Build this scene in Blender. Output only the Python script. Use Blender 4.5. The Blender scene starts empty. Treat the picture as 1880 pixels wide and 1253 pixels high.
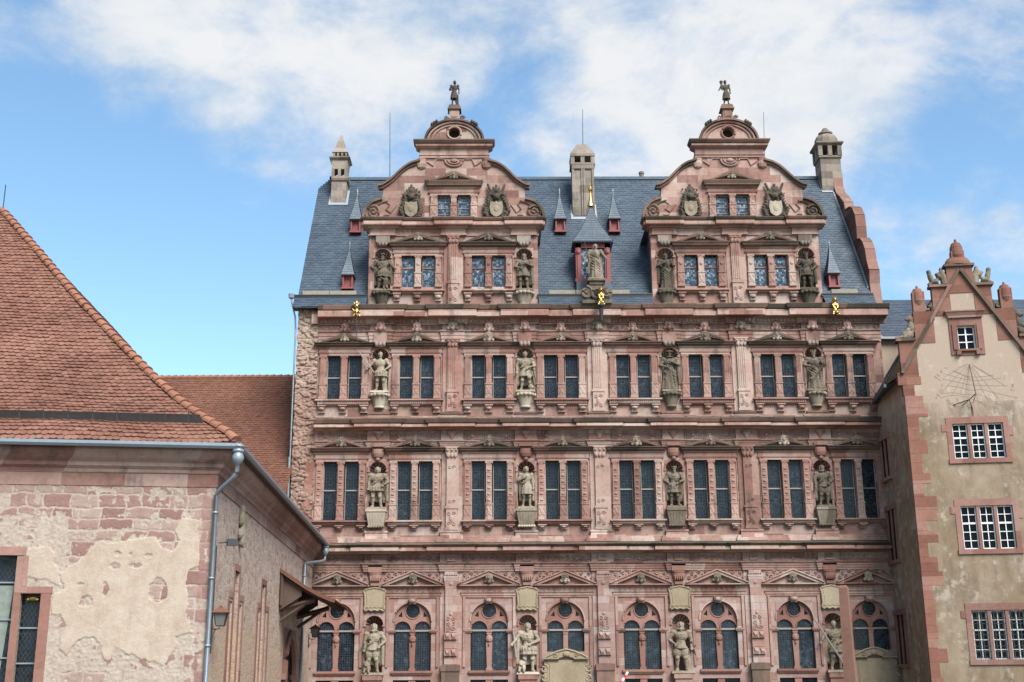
import bpy, math, random
import numpy as np
from mathutils import Vector, Matrix, noise
from mathutils.geometry import tessellate_polygon
rad = math.radians
SC = bpy.context.scene
COL = SC.collection
sin, cos, PI = math.sin, math.cos, math.pi

# ------------------------------------------------------------------ camera
CAMP = Vector((0, -60, 3.6))
PITCH, YAW, ROLL = rad(15.5689), rad(0.6009), rad(-0.3656)
def cam_axes():
    f = Vector((sin(YAW)*cos(PITCH), cos(YAW)*cos(PITCH), sin(PITCH)))
    r = Vector((cos(YAW), -sin(YAW), 0)); u = r.cross(f)
    return cos(ROLL)*r + sin(ROLL)*u, -sin(ROLL)*r + cos(ROLL)*u, f
cr, cu, cf = cam_axes()
cd = bpy.data.cameras.new('camera'); cam = bpy.data.objects.new('camera', cd); COL.objects.link(cam)
cam.matrix_world = Matrix(((cr.x, cu.x, -cf.x, CAMP.x), (cr.y, cu.y, -cf.y, CAMP.y), (cr.z, cu.z, -cf.z, CAMP.z), (0, 0, 0, 1)))
cd.lens = 43.035; cd.sensor_width = 36; cd.clip_end = 4000
SC.camera = cam
SC.view_settings.view_transform = 'Standard'; SC.view_settings.look = 'None'
SC.view_settings.gamma = 1; SC.view_settings.use_curve_mapping = False
SC.view_settings.exposure = 1.03

# ------------------------------------------------------------------ node helpers
class V:
    """A float socket with arithmetic."""
    def __init__(s, t, k): s.t, s.k = t, k
    def _m(s, op, *o):
        n = s.t.nodes.new('ShaderNodeMath'); n.operation = op
        for i, a in enumerate((s,) + o):
            if isinstance(a, V): s.t.links.new(a.k, n.inputs[i])
            else: n.inputs[i].default_value = a
        return V(s.t, n.outputs[0])
    def __add__(s, o): return s._m('ADD', o)
    def __sub__(s, o): return s._m('SUBTRACT', o)
    def __mul__(s, o): return s._m('MULTIPLY', o)
    def __truediv__(s, o): return s._m('DIVIDE', o)
    def rsub(s, o):
        return s * -1.0 + o
    def abs(s): return s._m('ABSOLUTE')
    def frac(s): return s._m('FRACT')
    def sqrt(s): return s._m('SQRT')
    def min(s, o): return s._m('MINIMUM', o)
    def max(s, o): return s._m('MAXIMUM', o)
    def gt(s, o): return s._m('GREATER_THAN', o)
    def lt(s, o): return s._m('LESS_THAN', o)
    def step(s, a, b):
        n = s.t.nodes.new('ShaderNodeMapRange'); n.interpolation_type = 'SMOOTHSTEP'
        s.t.links.new(s.k, n.inputs[0]); n.inputs[1].default_value = a; n.inputs[2].default_value = b
        return V(s.t, n.outputs[0])
class NT:
    def __init__(s, t): s.t = t
    def n(s, typ, ins=None, **at):
        x = s.t.nodes.new(typ)
        for k, v in at.items(): setattr(x, k, v)
        for k, v in (ins or {}).items():
            if isinstance(v, V): v = v.k
            if isinstance(v, bpy.types.NodeSocket): s.t.links.new(v, x.inputs[k])
            else: x.inputs[k].default_value = v
        return x
    def noise(s, vec, scale, detail=4, rough=0.55, out=0, dist=0):
        x = s.n('ShaderNodeTexNoise', {'Vector': vec, 'Scale': scale, 'Detail': detail, 'Roughness': rough, 'Distortion': dist})
        return V(s.t, x.outputs[0]) if out == 0 else x.outputs[1]
    def mapv(s, vec, scale=(1, 1, 1), loc=(0, 0, 0), rot=(0, 0, 0)):
        return s.n('ShaderNodeMapping', {'Vector': vec, 'Scale': scale, 'Location': loc, 'Rotation': rot}).outputs[0]
    def mix(s, f, a, b, mode='MIX'):
        x = s.t.nodes.new('ShaderNodeMix'); x.data_type = 'RGBA'; x.blend_type = mode
        for i, v in ((0, f), (6, a), (7, b)):
            if isinstance(v, V): v = v.k
            if isinstance(v, bpy.types.NodeSocket): s.t.links.new(v, x.inputs[i])
            elif i: x.inputs[i].default_value = (*v, 1)
            else: x.inputs[i].default_value = v
        return x.outputs[2]
    def ramp(s, f, stops, interp='LINEAR'):
        x = s.n('ShaderNodeValToRGB', {'Fac': f}); r = x.color_ramp; r.interpolation = interp
        while len(r.elements) < len(stops): r.elements.new(0.5)
        for e, (p, c) in zip(r.elements, stops): e.position = p; e.color = (*c, 1)
        return x.outputs[0]
    def xyz(s, vec):
        x = s.n('ShaderNodeSeparateXYZ', {'Vector': vec}); return [V(s.t, o) for o in x.outputs]
    def vec(s, x, y, z):
        return s.n('ShaderNodeCombineXYZ', {0: x, 1: y, 2: z}).outputs[0]
def newmat(name):
    m = bpy.data.materials.new(name); m.use_nodes = True; t = m.node_tree
    b = t.nodes['Principled BSDF']; return m, NT(t), b
def setin(t, b, **k):
    for n, v in k.items():
        n = n.replace('_', ' ')
        if isinstance(v, V): v = v.k
        if isinstance(v, bpy.types.NodeSocket): t.t.links.new(v, b.inputs[n])
        elif n == 'Base Color': b.inputs[n].default_value = (*v, 1)
        else: b.inputs[n].default_value = v
def bump(t, b, h, strength=0.4, dist=0.02):
    x = t.n('ShaderNodeBump', {'Height': h, 'Strength': strength, 'Distance': dist})
    t.t.links.new(x.outputs[0], b.inputs['Normal'])

# ------------------------------------------------------------------ world and sun
def pixdir(px, py):
    d = cr*(px-940)/2247.37 + cu*(626.5-py)/2247.37 + cf
    return d.normalized()
SUN_EL, SUN_AZ = rad(47), rad(30)              # azimuth measured from straight behind the camera towards its right
SKY_STR = 0.108
w = bpy.data.worlds.new('World'); SC.world = w; w.use_nodes = True
t = NT(w.node_tree); w.node_tree.nodes.clear()
sky = t.n('ShaderNodeTexSky', sky_type='NISHITA')
sky.sun_disc = False; sky.sun_elevation = SUN_EL; sky.sun_rotation = PI - 0.42
sky.air_density = 1.0; sky.dust_density = 0.15; sky.ozone_density = 1.6
tc = t.n('ShaderNodeTexCoord').outputs['Generated']
dx, dy, dz = t.xyz(tc)
k = dz.max(0.0) + 0.35
pl = t.vec(dx/k, dy/k, dz*0.6)
wv = t.noise(t.mapv(pl, (1, 1, 1), (5.0, 2.0, 0.0)), 2.2, 4, 0.5, out=1)
wp = t.n('ShaderNodeVectorMath', {0: pl, 1: t.n('ShaderNodeVectorMath', {0: wv, 'Scale': 0.16}, operation='SCALE').outputs[0]}, operation='ADD').outputs[0]
f1 = t.noise(wp, 3.4, 10, 0.60)
f2 = t.noise(t.mapv(wp, (1, 1, 1), (3.1, 1.7, 0.4)), 11.0, 8, 0.62)
bias = None
for px, py, r_, a_ in ((1300, 180, 350, .22), (1110, 260, 210, .15), (1560, 60, 400, .09), (1720, 330, 280, .13), (150, 130, 320, .21), (440, 90, 340, .19), (560, 200, 260, .10), (840, 110, 300, .10),
                       (260, 480, 420, -.40), (60, 290, 170, -.16), (1850, 210, 170, -.20), (1660, 270, 120, -.20), (990, 130, 110, -.20), (930, 250, 90, -.12), (1440, 330, 90, -.08), (60, 20, 130, -.12), (660, 20, 120, -.12), (880, 300, 120, -.10), (1800, 470, 160, -.04)):
    d = pixdir(px, py)
    dt = t.n('ShaderNodeVectorMath', {0: tc, 1: d}, operation='DOT_PRODUCT').outputs['Value']
    c = V(t.t, dt).step(cos(r_/2247.0*1.15), 1.0) * a_
    bias = c if bias is None else bias + c
raw = f1*1.55 + f2*0.75 + bias - 0.62
dens = raw.step(0.40, 0.98)*0.93
shade = (t.noise(t.mapv(wp, (1, 1, 1), (8, 2, 1)), 6.0, 7, 0.58)*0.9 + f2*0.3 + raw*0.25).step(0.50, 0.92)
cloudc = t.mix(shade, (0.55, 0.70, 0.86), (1.0, 1.0, 1.0))
skyc = t.mix(1.0, sky.outputs[0], (0.96, 1.09, 1.06), 'MULTIPLY')
bg1 = t.n('ShaderNodeBackground', {'Color': skyc, 'Strength': SKY_STR})
bg2 = t.n('ShaderNodeBackground', {'Color': cloudc, 'Strength': 0.45})
ms = t.n('ShaderNodeMixShader', {0: dens, 1: bg1.outputs[0], 2: bg2.outputs[0]})
out = t.n('ShaderNodeOutputWorld', {'Surface': ms.outputs[0]})

sl = bpy.data.lights.new('sun', 'SUN'); sl.energy = 4.2; sl.angle = rad(34); sl.color = (1, 0.98, 0.95)
so = bpy.data.objects.new('sun', sl); COL.objects.link(so)
sd = Vector((sin(SUN_AZ)*cos(SUN_EL), -cos(SUN_AZ)*cos(SUN_EL), sin(SUN_EL)))
so.rotation_euler = sd.to_track_quat('Z', 'Y').to_euler(); so.location = (0, -30, 60)

# ------------------------------------------------------------------ mesh builder
class MB:
    def __init__(s): s.v = []; s.f = []
    def add(s, vs, fs):
        o = len(s.v); s.v += [tuple(p) for p in vs]; s.f += [tuple(i+o for i in f) for f in fs]; return s
    def box(s, x0, x1, y0, y1, z0, z1):
        return s.add([(x, y, z) for z in (z0, z1) for y in (y0, y1) for x in (x0, x1)],
                     [(0, 1, 3, 2), (4, 6, 7, 5), (0, 4, 5, 1), (2, 3, 7, 6), (0, 2, 6, 4), (1, 5, 7, 3)])
    def taper(s, x0, x1, y0, y1, z0, z1, X0, X1, Y0, Y1):
        return s.add([(x0, y0, z0), (x1, y0, z0), (x0, y1, z0), (x1, y1, z0), (X0, Y0, z1), (X1, Y0, z1), (X0, Y1, z1), (X1, Y1, z1)],
                     [(0, 1, 3, 2), (4, 6, 7, 5), (0, 4, 5, 1), (2, 3, 7, 6), (0, 2, 6, 4), (1, 5, 7, 3)])
    def plate(s, outer, holes, y0, y1):
        """a slab in the xz plane with holes, from y0 (front) to y1"""
        loops = [list(outer)] + [list(h) for h in holes]
        vv = [[Vector((p[0], 0, p[1])) for p in lp] for lp in loops]
        tri = tessellate_polygon(vv); flat = [p for lp in loops for p in lp]; n = len(flat)
        vs = [(p[0], y0, p[1]) for p in flat] + [(p[0], y1, p[1]) for p in flat]
        fs = [tuple(q) for q in tri] + [tuple(i+n for i in reversed(q)) for q in tri]
        o = 0
        for lp in loops:
            m = len(lp)
            fs += [(o+i, o+(i+1) % m, o+n+(i+1) % m, o+n+i) for i in range(m)]; o += m
        return s.add(vs, fs)
    def sweep(s, prof, path, caps=True):
        """profile (d outward, z) along a plan path; outward is to the right-hand side of travel"""
        n = len(path); m = len(prof); vs = []
        P = [Vector(p) for p in path]
        for i in range(n):
            ns = []
            if i > 0: d = (P[i]-P[i-1]).normalized(); ns.append(Vector((d.y, -d.x)))
            if i < n-1: d = (P[i+1]-P[i]).normalized(); ns.append(Vector((d.y, -d.x)))
            q = ns[0] if len(ns) == 1 else (ns[0]+ns[1])/(1+ns[0].dot(ns[1]))
            vs += [(P[i].x+q.x*d_, P[i].y+q.y*d_, z) for d_, z in prof]
        fs = [(i*m+j, (i+1)*m+j, (i+1)*m+j+1, i*m+j+1) for i in range(n-1) for j in range(m-1)]
        if caps: fs += [tuple(range(m)), tuple((n-1)*m+j for j in reversed(range(m)))]
        return s.add(vs, fs)
    def tube(s, pts, r, seg=6, closed=False):
        P = [Vector(p) for p in pts]; n = len(P); vs = []
        rr = r if isinstance(r, (list, tuple)) else [r]*n
        for i in range(n):
            d = (P[min(i+1, n-1)] - P[max(i-1, 0)]).normalized()
            a = Vector((0, 0, 1)) if abs(d.z) < 0.9 else Vector((1, 0, 0))
            a = d.cross(a).normalized(); b = d.cross(a)
            vs += [P[i] + rr[i]*(cos(2*PI*k/seg)*a + sin(2*PI*k/seg)*b) for k in range(seg)]
        fs = [(i*seg+k, i*seg+(k+1) % seg, (i+1)*seg+(k+1) % seg, (i+1)*seg+k) for i in range(n-1) for k in range(seg)]
        fs += [tuple(range(seg)), tuple((n-1)*seg+k for k in reversed(range(seg)))]
        return s.add(vs, fs)
    def lathe(s, prof, c, seg=16, sx=1, sy=1, a0=0, a1=2*PI, fold=0, nf=0, ph=0):
        full = abs(a1-a0-2*PI) < 1e-6; k = seg if full else seg+1; vs = []
        for j, (r, z) in enumerate(prof):
            for i in range(k):
                a = a0+(a1-a0)*i/seg; q = r*(1+fold*sin(nf*a+ph+z*2.0)+fold*0.6*sin((nf*2-3)*a+ph*2.3+z))
                vs.append((c[0]+q*cos(a)*sx, c[1]+q*sin(a)*sy, c[2]+z))
        m = len(prof)
        fs = [(j*k+i, j*k+(i+1) % k, (j+1)*k+(i+1) % k, (j+1)*k+i) for j in range(m-1) for i in range(seg if full else seg)]
        if full: fs += [tuple(reversed(range(k))), tuple((m-1)*k+i for i in range(k))]
        return s.add(vs, fs)
    def ball(s, c, r, seg=12, rings=7, rot=None):
        r = r if isinstance(r, (tuple, list)) else (r, r, r)
        vs = [Vector((0, 0, -r[2]))]
        for j in range(1, rings):
            b = -PI/2+PI*j/rings
            vs += [Vector((r[0]*cos(b)*cos(2*PI*i/seg), r[1]*cos(b)*sin(2*PI*i/seg), r[2]*sin(b))) for i in range(seg)]
        vs.append(Vector((0, 0, r[2])))
        if rot is not None: vs = [rot @ p for p in vs]
        vs = [p+Vector(c) for p in vs]; L = len(vs)-1
        fs = [(0, 1+(i+1) % seg, 1+i) for i in range(seg)]
        fs += [(1+j*seg+i, 1+j*seg+(i+1) % seg, 1+(j+1)*seg+(i+1) % seg, 1+(j+1)*seg+i) for j in range(rings-2) for i in range(seg)]
        fs += [(1+(rings-2)*seg+i, 1+(rings-2)*seg+(i+1) % seg, L) for i in range(seg)]
        return s.add(vs, fs)
    def cap(s, p0, p1, r0, r1, seg=10):
        p0, p1 = Vector(p0), Vector(p1); d = (p1-p0); L = d.length or 1e-4; d /= L
        pr = [(p0-d*r0*0.97, r0*0.12), (p0-d*r0*0.7, r0*0.72), (p0, r0), (p0+(p1-p0)*0.5, (r0+r1)*0.51), (p1, r1), (p1+d*r1*0.7, r1*0.72), (p1+d*r1*0.97, r1*0.12)]
        a = Vector((0, 0, 1)) if abs(d.z) < 0.9 else Vector((1, 0, 0))
        a = d.cross(a).normalized(); b = d.cross(a); vs = []
        for p, r in pr: vs += [p + r*(cos(2*PI*k/seg)*a + sin(2*PI*k/seg)*b) for k in range(seg)]
        n = len(pr)
        fs = [(i*seg+k, i*seg+(k+1) % seg, (i+1)*seg+(k+1) % seg, (i+1)*seg+k) for i in range(n-1) for k in range(seg)]
        fs += [tuple(reversed(range(seg))), tuple((n-1)*seg+k for k in range(seg))]
        return s.add(vs, fs)
    def spiral(s, cx, cz, y, r, turns=1.6, a0=0, sgn=1, th=0.02, n=16):
        pts = []; rs = []
        for i in range(n+1):
            q = i/n; rr = r*(1-0.86*q); a = a0+sgn*2*PI*turns*q
            pts.append((cx+rr*cos(a), y, cz+rr*sin(a))); rs.append(th*(1-0.4*q))
        return s.tube(pts, rs, 5)
    def xf(s, fn):
        s.v = [tuple(fn(Vector(p))) for p in s.v]; return s
    def join(s, o): return s.add(o.v, o.f)
    def mesh(s, name, mat, smooth=False):
        me = bpy.data.meshes.new(name); me.from_pydata(s.v, [], s.f)
        if mat: me.materials.append(mat)
        if smooth: me.polygons.foreach_set('use_smooth', [True]*len(me.polygons))
        me.update(); return me
def inst(name, me, parent=None, loc=(0, 0, 0), rz=0, sc=None):
    o = bpy.data.objects.new(name, me); COL.objects.link(o); o.parent = parent; o.location = loc
    if rz: o.rotation_euler = (0, 0, rz)
    if sc: o.scale = sc
    return o
def put(name, mb, mat, parent=None, loc=(0, 0, 0), rz=0, smooth=False):
    return inst(name, mb.mesh(name, mat, smooth), parent, loc, rz)
def tag(o, label, cat=None, group=None, kind=None):
    if label: o['label'] = label
    if cat: o['category'] = cat
    if group: o['group'] = group
    if kind: o['kind'] = kind
    return o
def remesh(mb, name, mat, vox, disp=0.0, dscale=6.0, seed=0, soft=0.5):
    """fuse closed shapes into one carved surface"""
    me = mb.mesh('tmp', None); ob = bpy.data.objects.new('tmp', me)
    ts = bpy.data.scenes.new('tmp'); ts.collection.objects.link(ob)
    md = ob.modifiers.new('r', 'REMESH'); md.mode = 'VOXEL'; md.voxel_size = vox; md.use_smooth_shade = True
    sm = ob.modifiers.new('s', 'SMOOTH'); sm.factor = soft; sm.iterations = 1
    vl = ts.view_layers[0]; vl.update(); res = bpy.data.meshes.new_from_object(ob.evaluated_get(vl.depsgraph))
    bpy.data.scenes.remove(ts); bpy.data.objects.remove(ob); bpy.data.meshes.remove(me); res.name = name; res.materials.clear(); res.materials.append(mat)
    if disp:
        n = len(res.vertices); co = np.empty(n*3); no = np.empty(n*3)
        res.vertices.foreach_get('co', co); res.vertices.foreach_get('normal', no); co = co.reshape(-1, 3); no = no.reshape(-1, 3)
        for i in range(n):
            p = Vector(co[i])*dscale + Vector((seed, seed*1.7, 0)); q = Vector((p.x, p.y, p.z*0.35))
            co[i] += no[i]*disp*(noise.noise(q)+0.6*noise.noise(p*2.2))
        res.vertices.foreach_set('co', co.ravel()); res.update()
    if not res.materials: res.materials.append(mat)
    res.polygons.foreach_set('use_smooth', [True]*len(res.polygons)); return res
def arc(cx, cz, r, a0, a1, n, rz=None):
    return [(cx+r*cos(a0+(a1-a0)*i/n), cz+(rz or r)*sin(a0+(a1-a0)*i/n)) for i in range(n+1)]
def wall_holes(x0, x1, z0, z1, holes, y, depth):
    xs = sorted({x0, x1, *[h[0] for h in holes], *[h[1] for h in holes]}); zs = sorted({z0, z1, *[h[2] for h in holes], *[h[3] for h in holes]})
    mb = MB()
    for i in range(len(xs)-1):
        for j in range(len(zs)-1):
            cx, cz = (xs[i]+xs[i+1])/2, (zs[j]+zs[j+1])/2
            if any(h[0] < cx < h[1] and h[2] < cz < h[3] for h in holes): continue
            mb.add([(xs[i], y, zs[j]), (xs[i+1], y, zs[j]), (xs[i+1], y, zs[j+1]), (xs[i], y, zs[j+1])], [(0, 1, 2, 3)])
    for a, b, c, d in holes:
        for q in (((a, c), (b, c)), ((b, c), (b, d)), ((b, d), (a, d)), ((a, d), (a, c))):
            (p, r), (e, g) = q
            mb.add([(p, y, r), (e, y, g), (e, y+depth, g), (p, y+depth, r)], [(0, 1, 2, 3)])
    return mb
def tiles(mb, Sf, ulim, v0, v1, wd, ex, th, rnd=0.0, jit=0.0, over=1.5, rng=random.Random(1)):
    """overlapping roof tiles on a surface Sf(u, v) -> (point, normal); one island per tile"""
    row = 0; v = v0
    while v < v1-0.02:
        a, b = ulim(v); u = a + (wd/2 if row % 2 else 0) - wd/2
        top = min(v+ex*over, v1+0.02)
        while u < b+wd*0.5:
            c0, c1 = max(u, a), min(u+wd*0.97, b)
            if c1-c0 > 0.03:
                j = rng.uniform(-jit, jit); lift = th*(1+rng.uniform(-.2, .5))
                ks = (0, .25, .5, .75, 1) if rnd else (0, 1)
                bt = []; bl = []
                for q in ks:
                    vv = v + j + rnd*(abs(2*q-1)**2.2)
                    p, n = Sf(c0+(c1-c0)*q, vv); bt.append(p+n*lift); bl.append(p+n*(lift-th))
                p0, n0 = Sf(c0, top); p1, n1 = Sf(c1, top)
                vs = bt+bl+[p1+n1*th*0.15, p0+n0*th*0.15]; m = len(ks)
                mb.add(vs, [tuple(range(m))+(2*m, 2*m+1)]+[(i, i+1, m+i+1, m+i) for i in range(m-1)]+[(0, m, 2*m+1), (m-1, 2*m, 2*m-1)])
            u += wd
        v += ex; row += 1
    return mb

# ------------------------------------------------------------------ materials
ALB = 0.66
def stone(name, tints, bw=1.1, bh=0.42, mortar=0.006, mcol=(0.20, 0.13, 0.10), dirt=0.45, moss=0.5, bstr=0.35, dcol=(0.055, 0.045, 0.035), coarse=1.0, contrast=0.25):
    m, t, b = newmat(name)
    oc = t.n('ShaderNodeTexCoord').outputs['Object']
    rnd = V(t.t, t.n('ShaderNodeObjectInfo').outputs['Random'])
    x, y, z = t.xyz(oc)
    off = rnd*31.0
    pv = t.vec(x+y*0.9+off, z+off*0.0, 0.0)
    nv = t.vec(x+off, y, z)
    br = t.n('ShaderNodeTexBrick', {'Vector': pv, 'Color1': (0, 0, 0, 1), 'Color2': (1, 1, 1, 1), 'Mortar': (0.5, 0.5, 0.5, 1), 'Scale': 1.0, 'Mortar Size': mortar, 'Mortar Smooth': 0.3, 'Brick Width': bw, 'Row Height': bh})
    g = V(t.t, t.n('ShaderNodeSeparateColor', {0: br.outputs[0]}).outputs[0])
    n1 = t.noise(nv, 0.55*coarse, 5, 0.6); n2 = t.noise(nv, 7*coarse, 6, 0.65); n3 = t.noise(nv, 38*coarse, 4, 0.6)
    k = (g-0.5)*0.72 + 0.32 + (n1-0.5)*0.9 + (n2-0.5)*0.35 + 0.19
    st = [(i/(len(tints)-1), tuple(q*ALB for q in c)) for i, c in enumerate(tints)]
    c = t.ramp(k, st)
    var = (n2*0.6 + n3*0.4 - 0.5)*contrast*2 + 1.0
    c = t.mix(1.0, c, t.vec(var, var, var), 'MULTIPLY')
    ov = rnd*0.26+0.87; c = t.mix(1.0, c, t.vec(ov, ov*0.99, ov*0.98), 'MULTIPLY')
    c = t.mix(V(t.t, br.outputs[1])*0.75, c, mcol)
    if dirt:
        s1 = t.noise(t.mapv(nv, (2.3, 2.3, 0.30)), 1.0, 6, 0.65); s2 = t.noise(nv, 1.7, 5, 0.6)
        dm = ((s1*0.6+s2*0.5).step(0.53, 0.76))*dirt
        c = t.mix(dm, c, dcol)
    if moss:
        nz = t.xyz(t.n('ShaderNodeNewGeometry').outputs['Normal'])[2]
        mm = nz.step(0.35, 0.85)*t.noise(nv, 3.0, 5, 0.6).step(0.30, 0.6)*moss
        c = t.mix(mm, c, (0.050, 0.052, 0.032))
    setin(t, b, Base_Color=c, Roughness=0.93, Specular_IOR_Level=0.25)
    bump(t, b, n2*0.5+n3*0.35-V(t.t, br.outputs[1])*0.8, bstr, 0.03)
    return m
PINK = [(0.19, 0.086, 0.067), (0.285, 0.15, 0.122), (0.37, 0.21, 0.168), (0.445, 0.285, 0.232), (0.51, 0.37, 0.31), (0.57, 0.46, 0.39)]
M = {}
M['pink'] = stone('pink_sandstone', PINK, dirt=0.62, dcol=(0.05, 0.04, 0.033))
M['pinkb'] = stone('rusticated_sandstone', [(0.30, 0.145, 0.115), (0.37, 0.215, 0.175), (0.41, 0.265, 0.225), (0.44, 0.31, 0.265), (0.52, 0.435, 0.39)], bw=0.75, bh=0.36, mortar=0.012, dirt=0.34)
M['trim'] = stone('carved_sandstone', [(0.23, 0.112, 0.088), (0.34, 0.182, 0.142), (0.41, 0.246, 0.197), (0.475, 0.32, 0.262), (0.54, 0.42, 0.345)], bw=1.7, bh=3.1, mortar=0.003, dirt=0.66, dcol=(0.048, 0.039, 0.032))
M['weather'] = stone('weathered_sandstone', [(0.055, 0.048, 0.036), (0.115, 0.085, 0.063), (0.20, 0.125, 0.094), (0.31, 0.18, 0.14)], bw=1.4, bh=3.1, mortar=0.004, dirt=0.6, moss=1.0)
M['statue'] = stone('grey_green_statue_stone', [(0.08, 0.064, 0.046), (0.24, 0.192, 0.14), (0.40, 0.33, 0.25), (0.55, 0.475, 0.37)], bw=9, bh=9, mortar=0, dirt=0.55, moss=0.6, dcol=(0.035, 0.03, 0.02), coarse=1.6, contrast=0.4)
M['statue_b'] = stone('pale_statue_stone', [(0.20, 0.155, 0.105), (0.39, 0.325, 0.24), (0.52, 0.44, 0.335), (0.60, 0.525, 0.41)], bw=9, bh=9, mortar=0, dirt=0.36, moss=0.4, dcol=(0.06, 0.05, 0.03), coarse=1.6, contrast=0.35)
M['plaque'] = stone('plaque_stone', [(0.30, 0.235, 0.15), (0.42, 0.335, 0.225), (0.48, 0.39, 0.27), (0.52, 0.44, 0.31)], bw=9, bh=9, mortar=0, dirt=0.25, moss=0.1, dcol=(0.12, 0.09, 0.055), contrast=0.2)
M['statue_d'] = stone('dark_statue_stone', [(0.04, 0.034, 0.026), (0.125, 0.10, 0.073), (0.24, 0.19, 0.135), (0.38, 0.31, 0.23)], bw=9, bh=9, mortar=0, dirt=0.5, moss=0.4, coarse=1.6, contrast=0.4)
M['chim'] = stone('grey_chimney_stone', [(0.15, 0.118, 0.095), (0.25, 0.205, 0.165), (0.33, 0.275, 0.225), (0.41, 0.35, 0.29)], bw=0.7, bh=0.45, mortar=0.006, dirt=0.5)
M['red'] = stone('red_sandstone_quoins', [(0.18, 0.075, 0.052), (0.25, 0.11, 0.076), (0.31, 0.15, 0.108), (0.37, 0.215, 0.165)], bw=9, bh=0.62, mortar=0.004, dirt=0.22, moss=0.3)
M['redtrim'] = stone('red_sandstone_trim', [(0.22, 0.10, 0.076), (0.29, 0.145, 0.111), (0.345, 0.188, 0.15), (0.40, 0.25, 0.2)], bw=1.3, bh=2, mortar=0.003, dirt=0.3)
M['rubble'] = stone('rubble_stone', [(0.28, 0.16, 0.12), (0.42, 0.28, 0.215), (0.50, 0.385, 0.30), (0.58, 0.49, 0.39)], bw=9, bh=9, mortar=0, dirt=0.3, coarse=1.5, contrast=0.4)
def plain(name, c, rough=0.6, metal=0.0, var=0.15, scale=6.0):
    m, t, b = newmat(name); oc = t.n('ShaderNodeTexCoord').outputs['Object']
    n = t.noise(oc, scale, 5, 0.6); v = (n-0.5)*var*2+1.0
    setin(t, b, Base_Color=t.mix(1.0, c, t.vec(v, v, v), 'MULTIPLY'), Roughness=(n-0.5)*0.2+rough, Metallic=metal); return m
M['gold'] = plain('gilding', (0.50, 0.32, 0.10), 0.32, 1.0, 0.5, 14)
M['dark'] = plain('painted_opening_shade', (0.012, 0.010, 0.010), 0.9)  # near-black colour painted in for the shade inside openings
M['iron'] = plain('black_iron', (0.02, 0.02, 0.022), 0.5)
M['zinc'] = plain('grey_zinc', (0.20, 0.228, 0.25), 0.45, 0.35, 0.2)
M['lead'] = plain('lead_flashing', (0.22, 0.24, 0.26), 0.55, 0.2)
M['redpaint'] = plain('red_painted_wood', (0.17, 0.032, 0.028), 0.6)
M['white'] = plain('white_paint', (0.62, 0.62, 0.60), 0.5)
M['greyboard'] = plain('grey_board', (0.12, 0.11, 0.105), 0.8, 0, 0.4)
M['wood'] = plain('dark_timber', (0.07, 0.04, 0.028), 0.8, 0, 0.4)
M['greywood'] = plain('grey_timber', (0.22, 0.19, 0.165), 0.8, 0, 0.3)
M['slab'] = plain('pale_stone_slab', (0.21, 0.185, 0.14), 0.9, 0, 0.4)
M['lampglass'] = plain('dull_lamp_glass', (0.12, 0.12, 0.105), 0.2)
M['curtain'] = plain('grey_curtain', (0.16, 0.18, 0.15), 0.9, 0, 0.5)
def tile_mat(name, stops, rough, spec=0.3, lich=0.0, lc=(0.3, 0.3, 0.25)):
    m, t, b = newmat(name); g = t.n('ShaderNodeNewGeometry'); r = V(t.t, g.outputs['Random Per Island'])
    oc = t.n('ShaderNodeTexCoord').outputs['Object']; n1 = t.noise(oc, 0.35, 5, 0.6); n2 = t.noise(oc, 9, 5, 0.65)
    k = r*0.30 + n1*0.95 - 0.10
    c = t.ramp(k, [(i/(len(stops)-1), s) for i, s in enumerate(stops)])
    v = (n2-0.5)*0.5+1.0; c = t.mix(1.0, c, t.vec(v, v, v), 'MULTIPLY')
    if lich: c = t.mix(t.noise(oc, 2.2, 6, 0.65).step(0.58, 0.72)*lich, c, lc)
    setin(t, b, Base_Color=c, Roughness=(n2-0.5)*0.25+rough, Specular_IOR_Level=spec); return m
M['slate'] = tile_mat('blue_slate', [(0.018, 0.027, 0.037), (0.031, 0.045, 0.060), (0.045, 0.062, 0.080), (0.078, 0.098, 0.113)], 0.46, 0.5, 0.35, (0.085, 0.10, 0.10))
M['slate2'] = tile_mat('dark_slate', [(0.022, 0.029, 0.041), (0.033, 0.044, 0.06), (0.048, 0.062, 0.08), (0.07, 0.083, 0.1)], 0.5, 0.5)
M['slate3'] = tile_mat('lit_spire_slate', [(0.05, 0.063, 0.078), (0.075, 0.093, 0.11), (0.10, 0.122, 0.138), (0.15, 0.17, 0.18)], 0.62, 0.3)  # lit copy of the slate: brightness of the spire faces put into colour
M['slate2b'] = tile_mat('half_lit_spire_slate', [(0.036, 0.047, 0.06), (0.055, 0.071, 0.087), (0.078, 0.096, 0.112), (0.115, 0.132, 0.145)], 0.6, 0.3)  # less bright lit copy of the slate, for the large spire
M['tile'] = tile_mat('red_clay_tiles', [(0.075, 0.038, 0.029), (0.115, 0.051, 0.035), (0.155, 0.071, 0.049), (0.195, 0.096, 0.067), (0.24, 0.145, 0.108)], 0.85, 0.2, 0.30, (0.17, 0.15, 0.11))
M['hiptile'] = tile_mat('orange_ridge_tiles', [(0.175, 0.072, 0.044), (0.225, 0.098, 0.06), (0.275, 0.13, 0.085)], 0.85, 0.2, 0.25, (0.2, 0.16, 0.11))
M['tile2'] = tile_mat('brown_clay_tiles', [(0.06, 0.028, 0.019), (0.10, 0.044, 0.028), (0.14, 0.060, 0.039), (0.18, 0.085, 0.056)], 0.85, 0.2, 0.3, (0.13, 0.11, 0.08))
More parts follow.
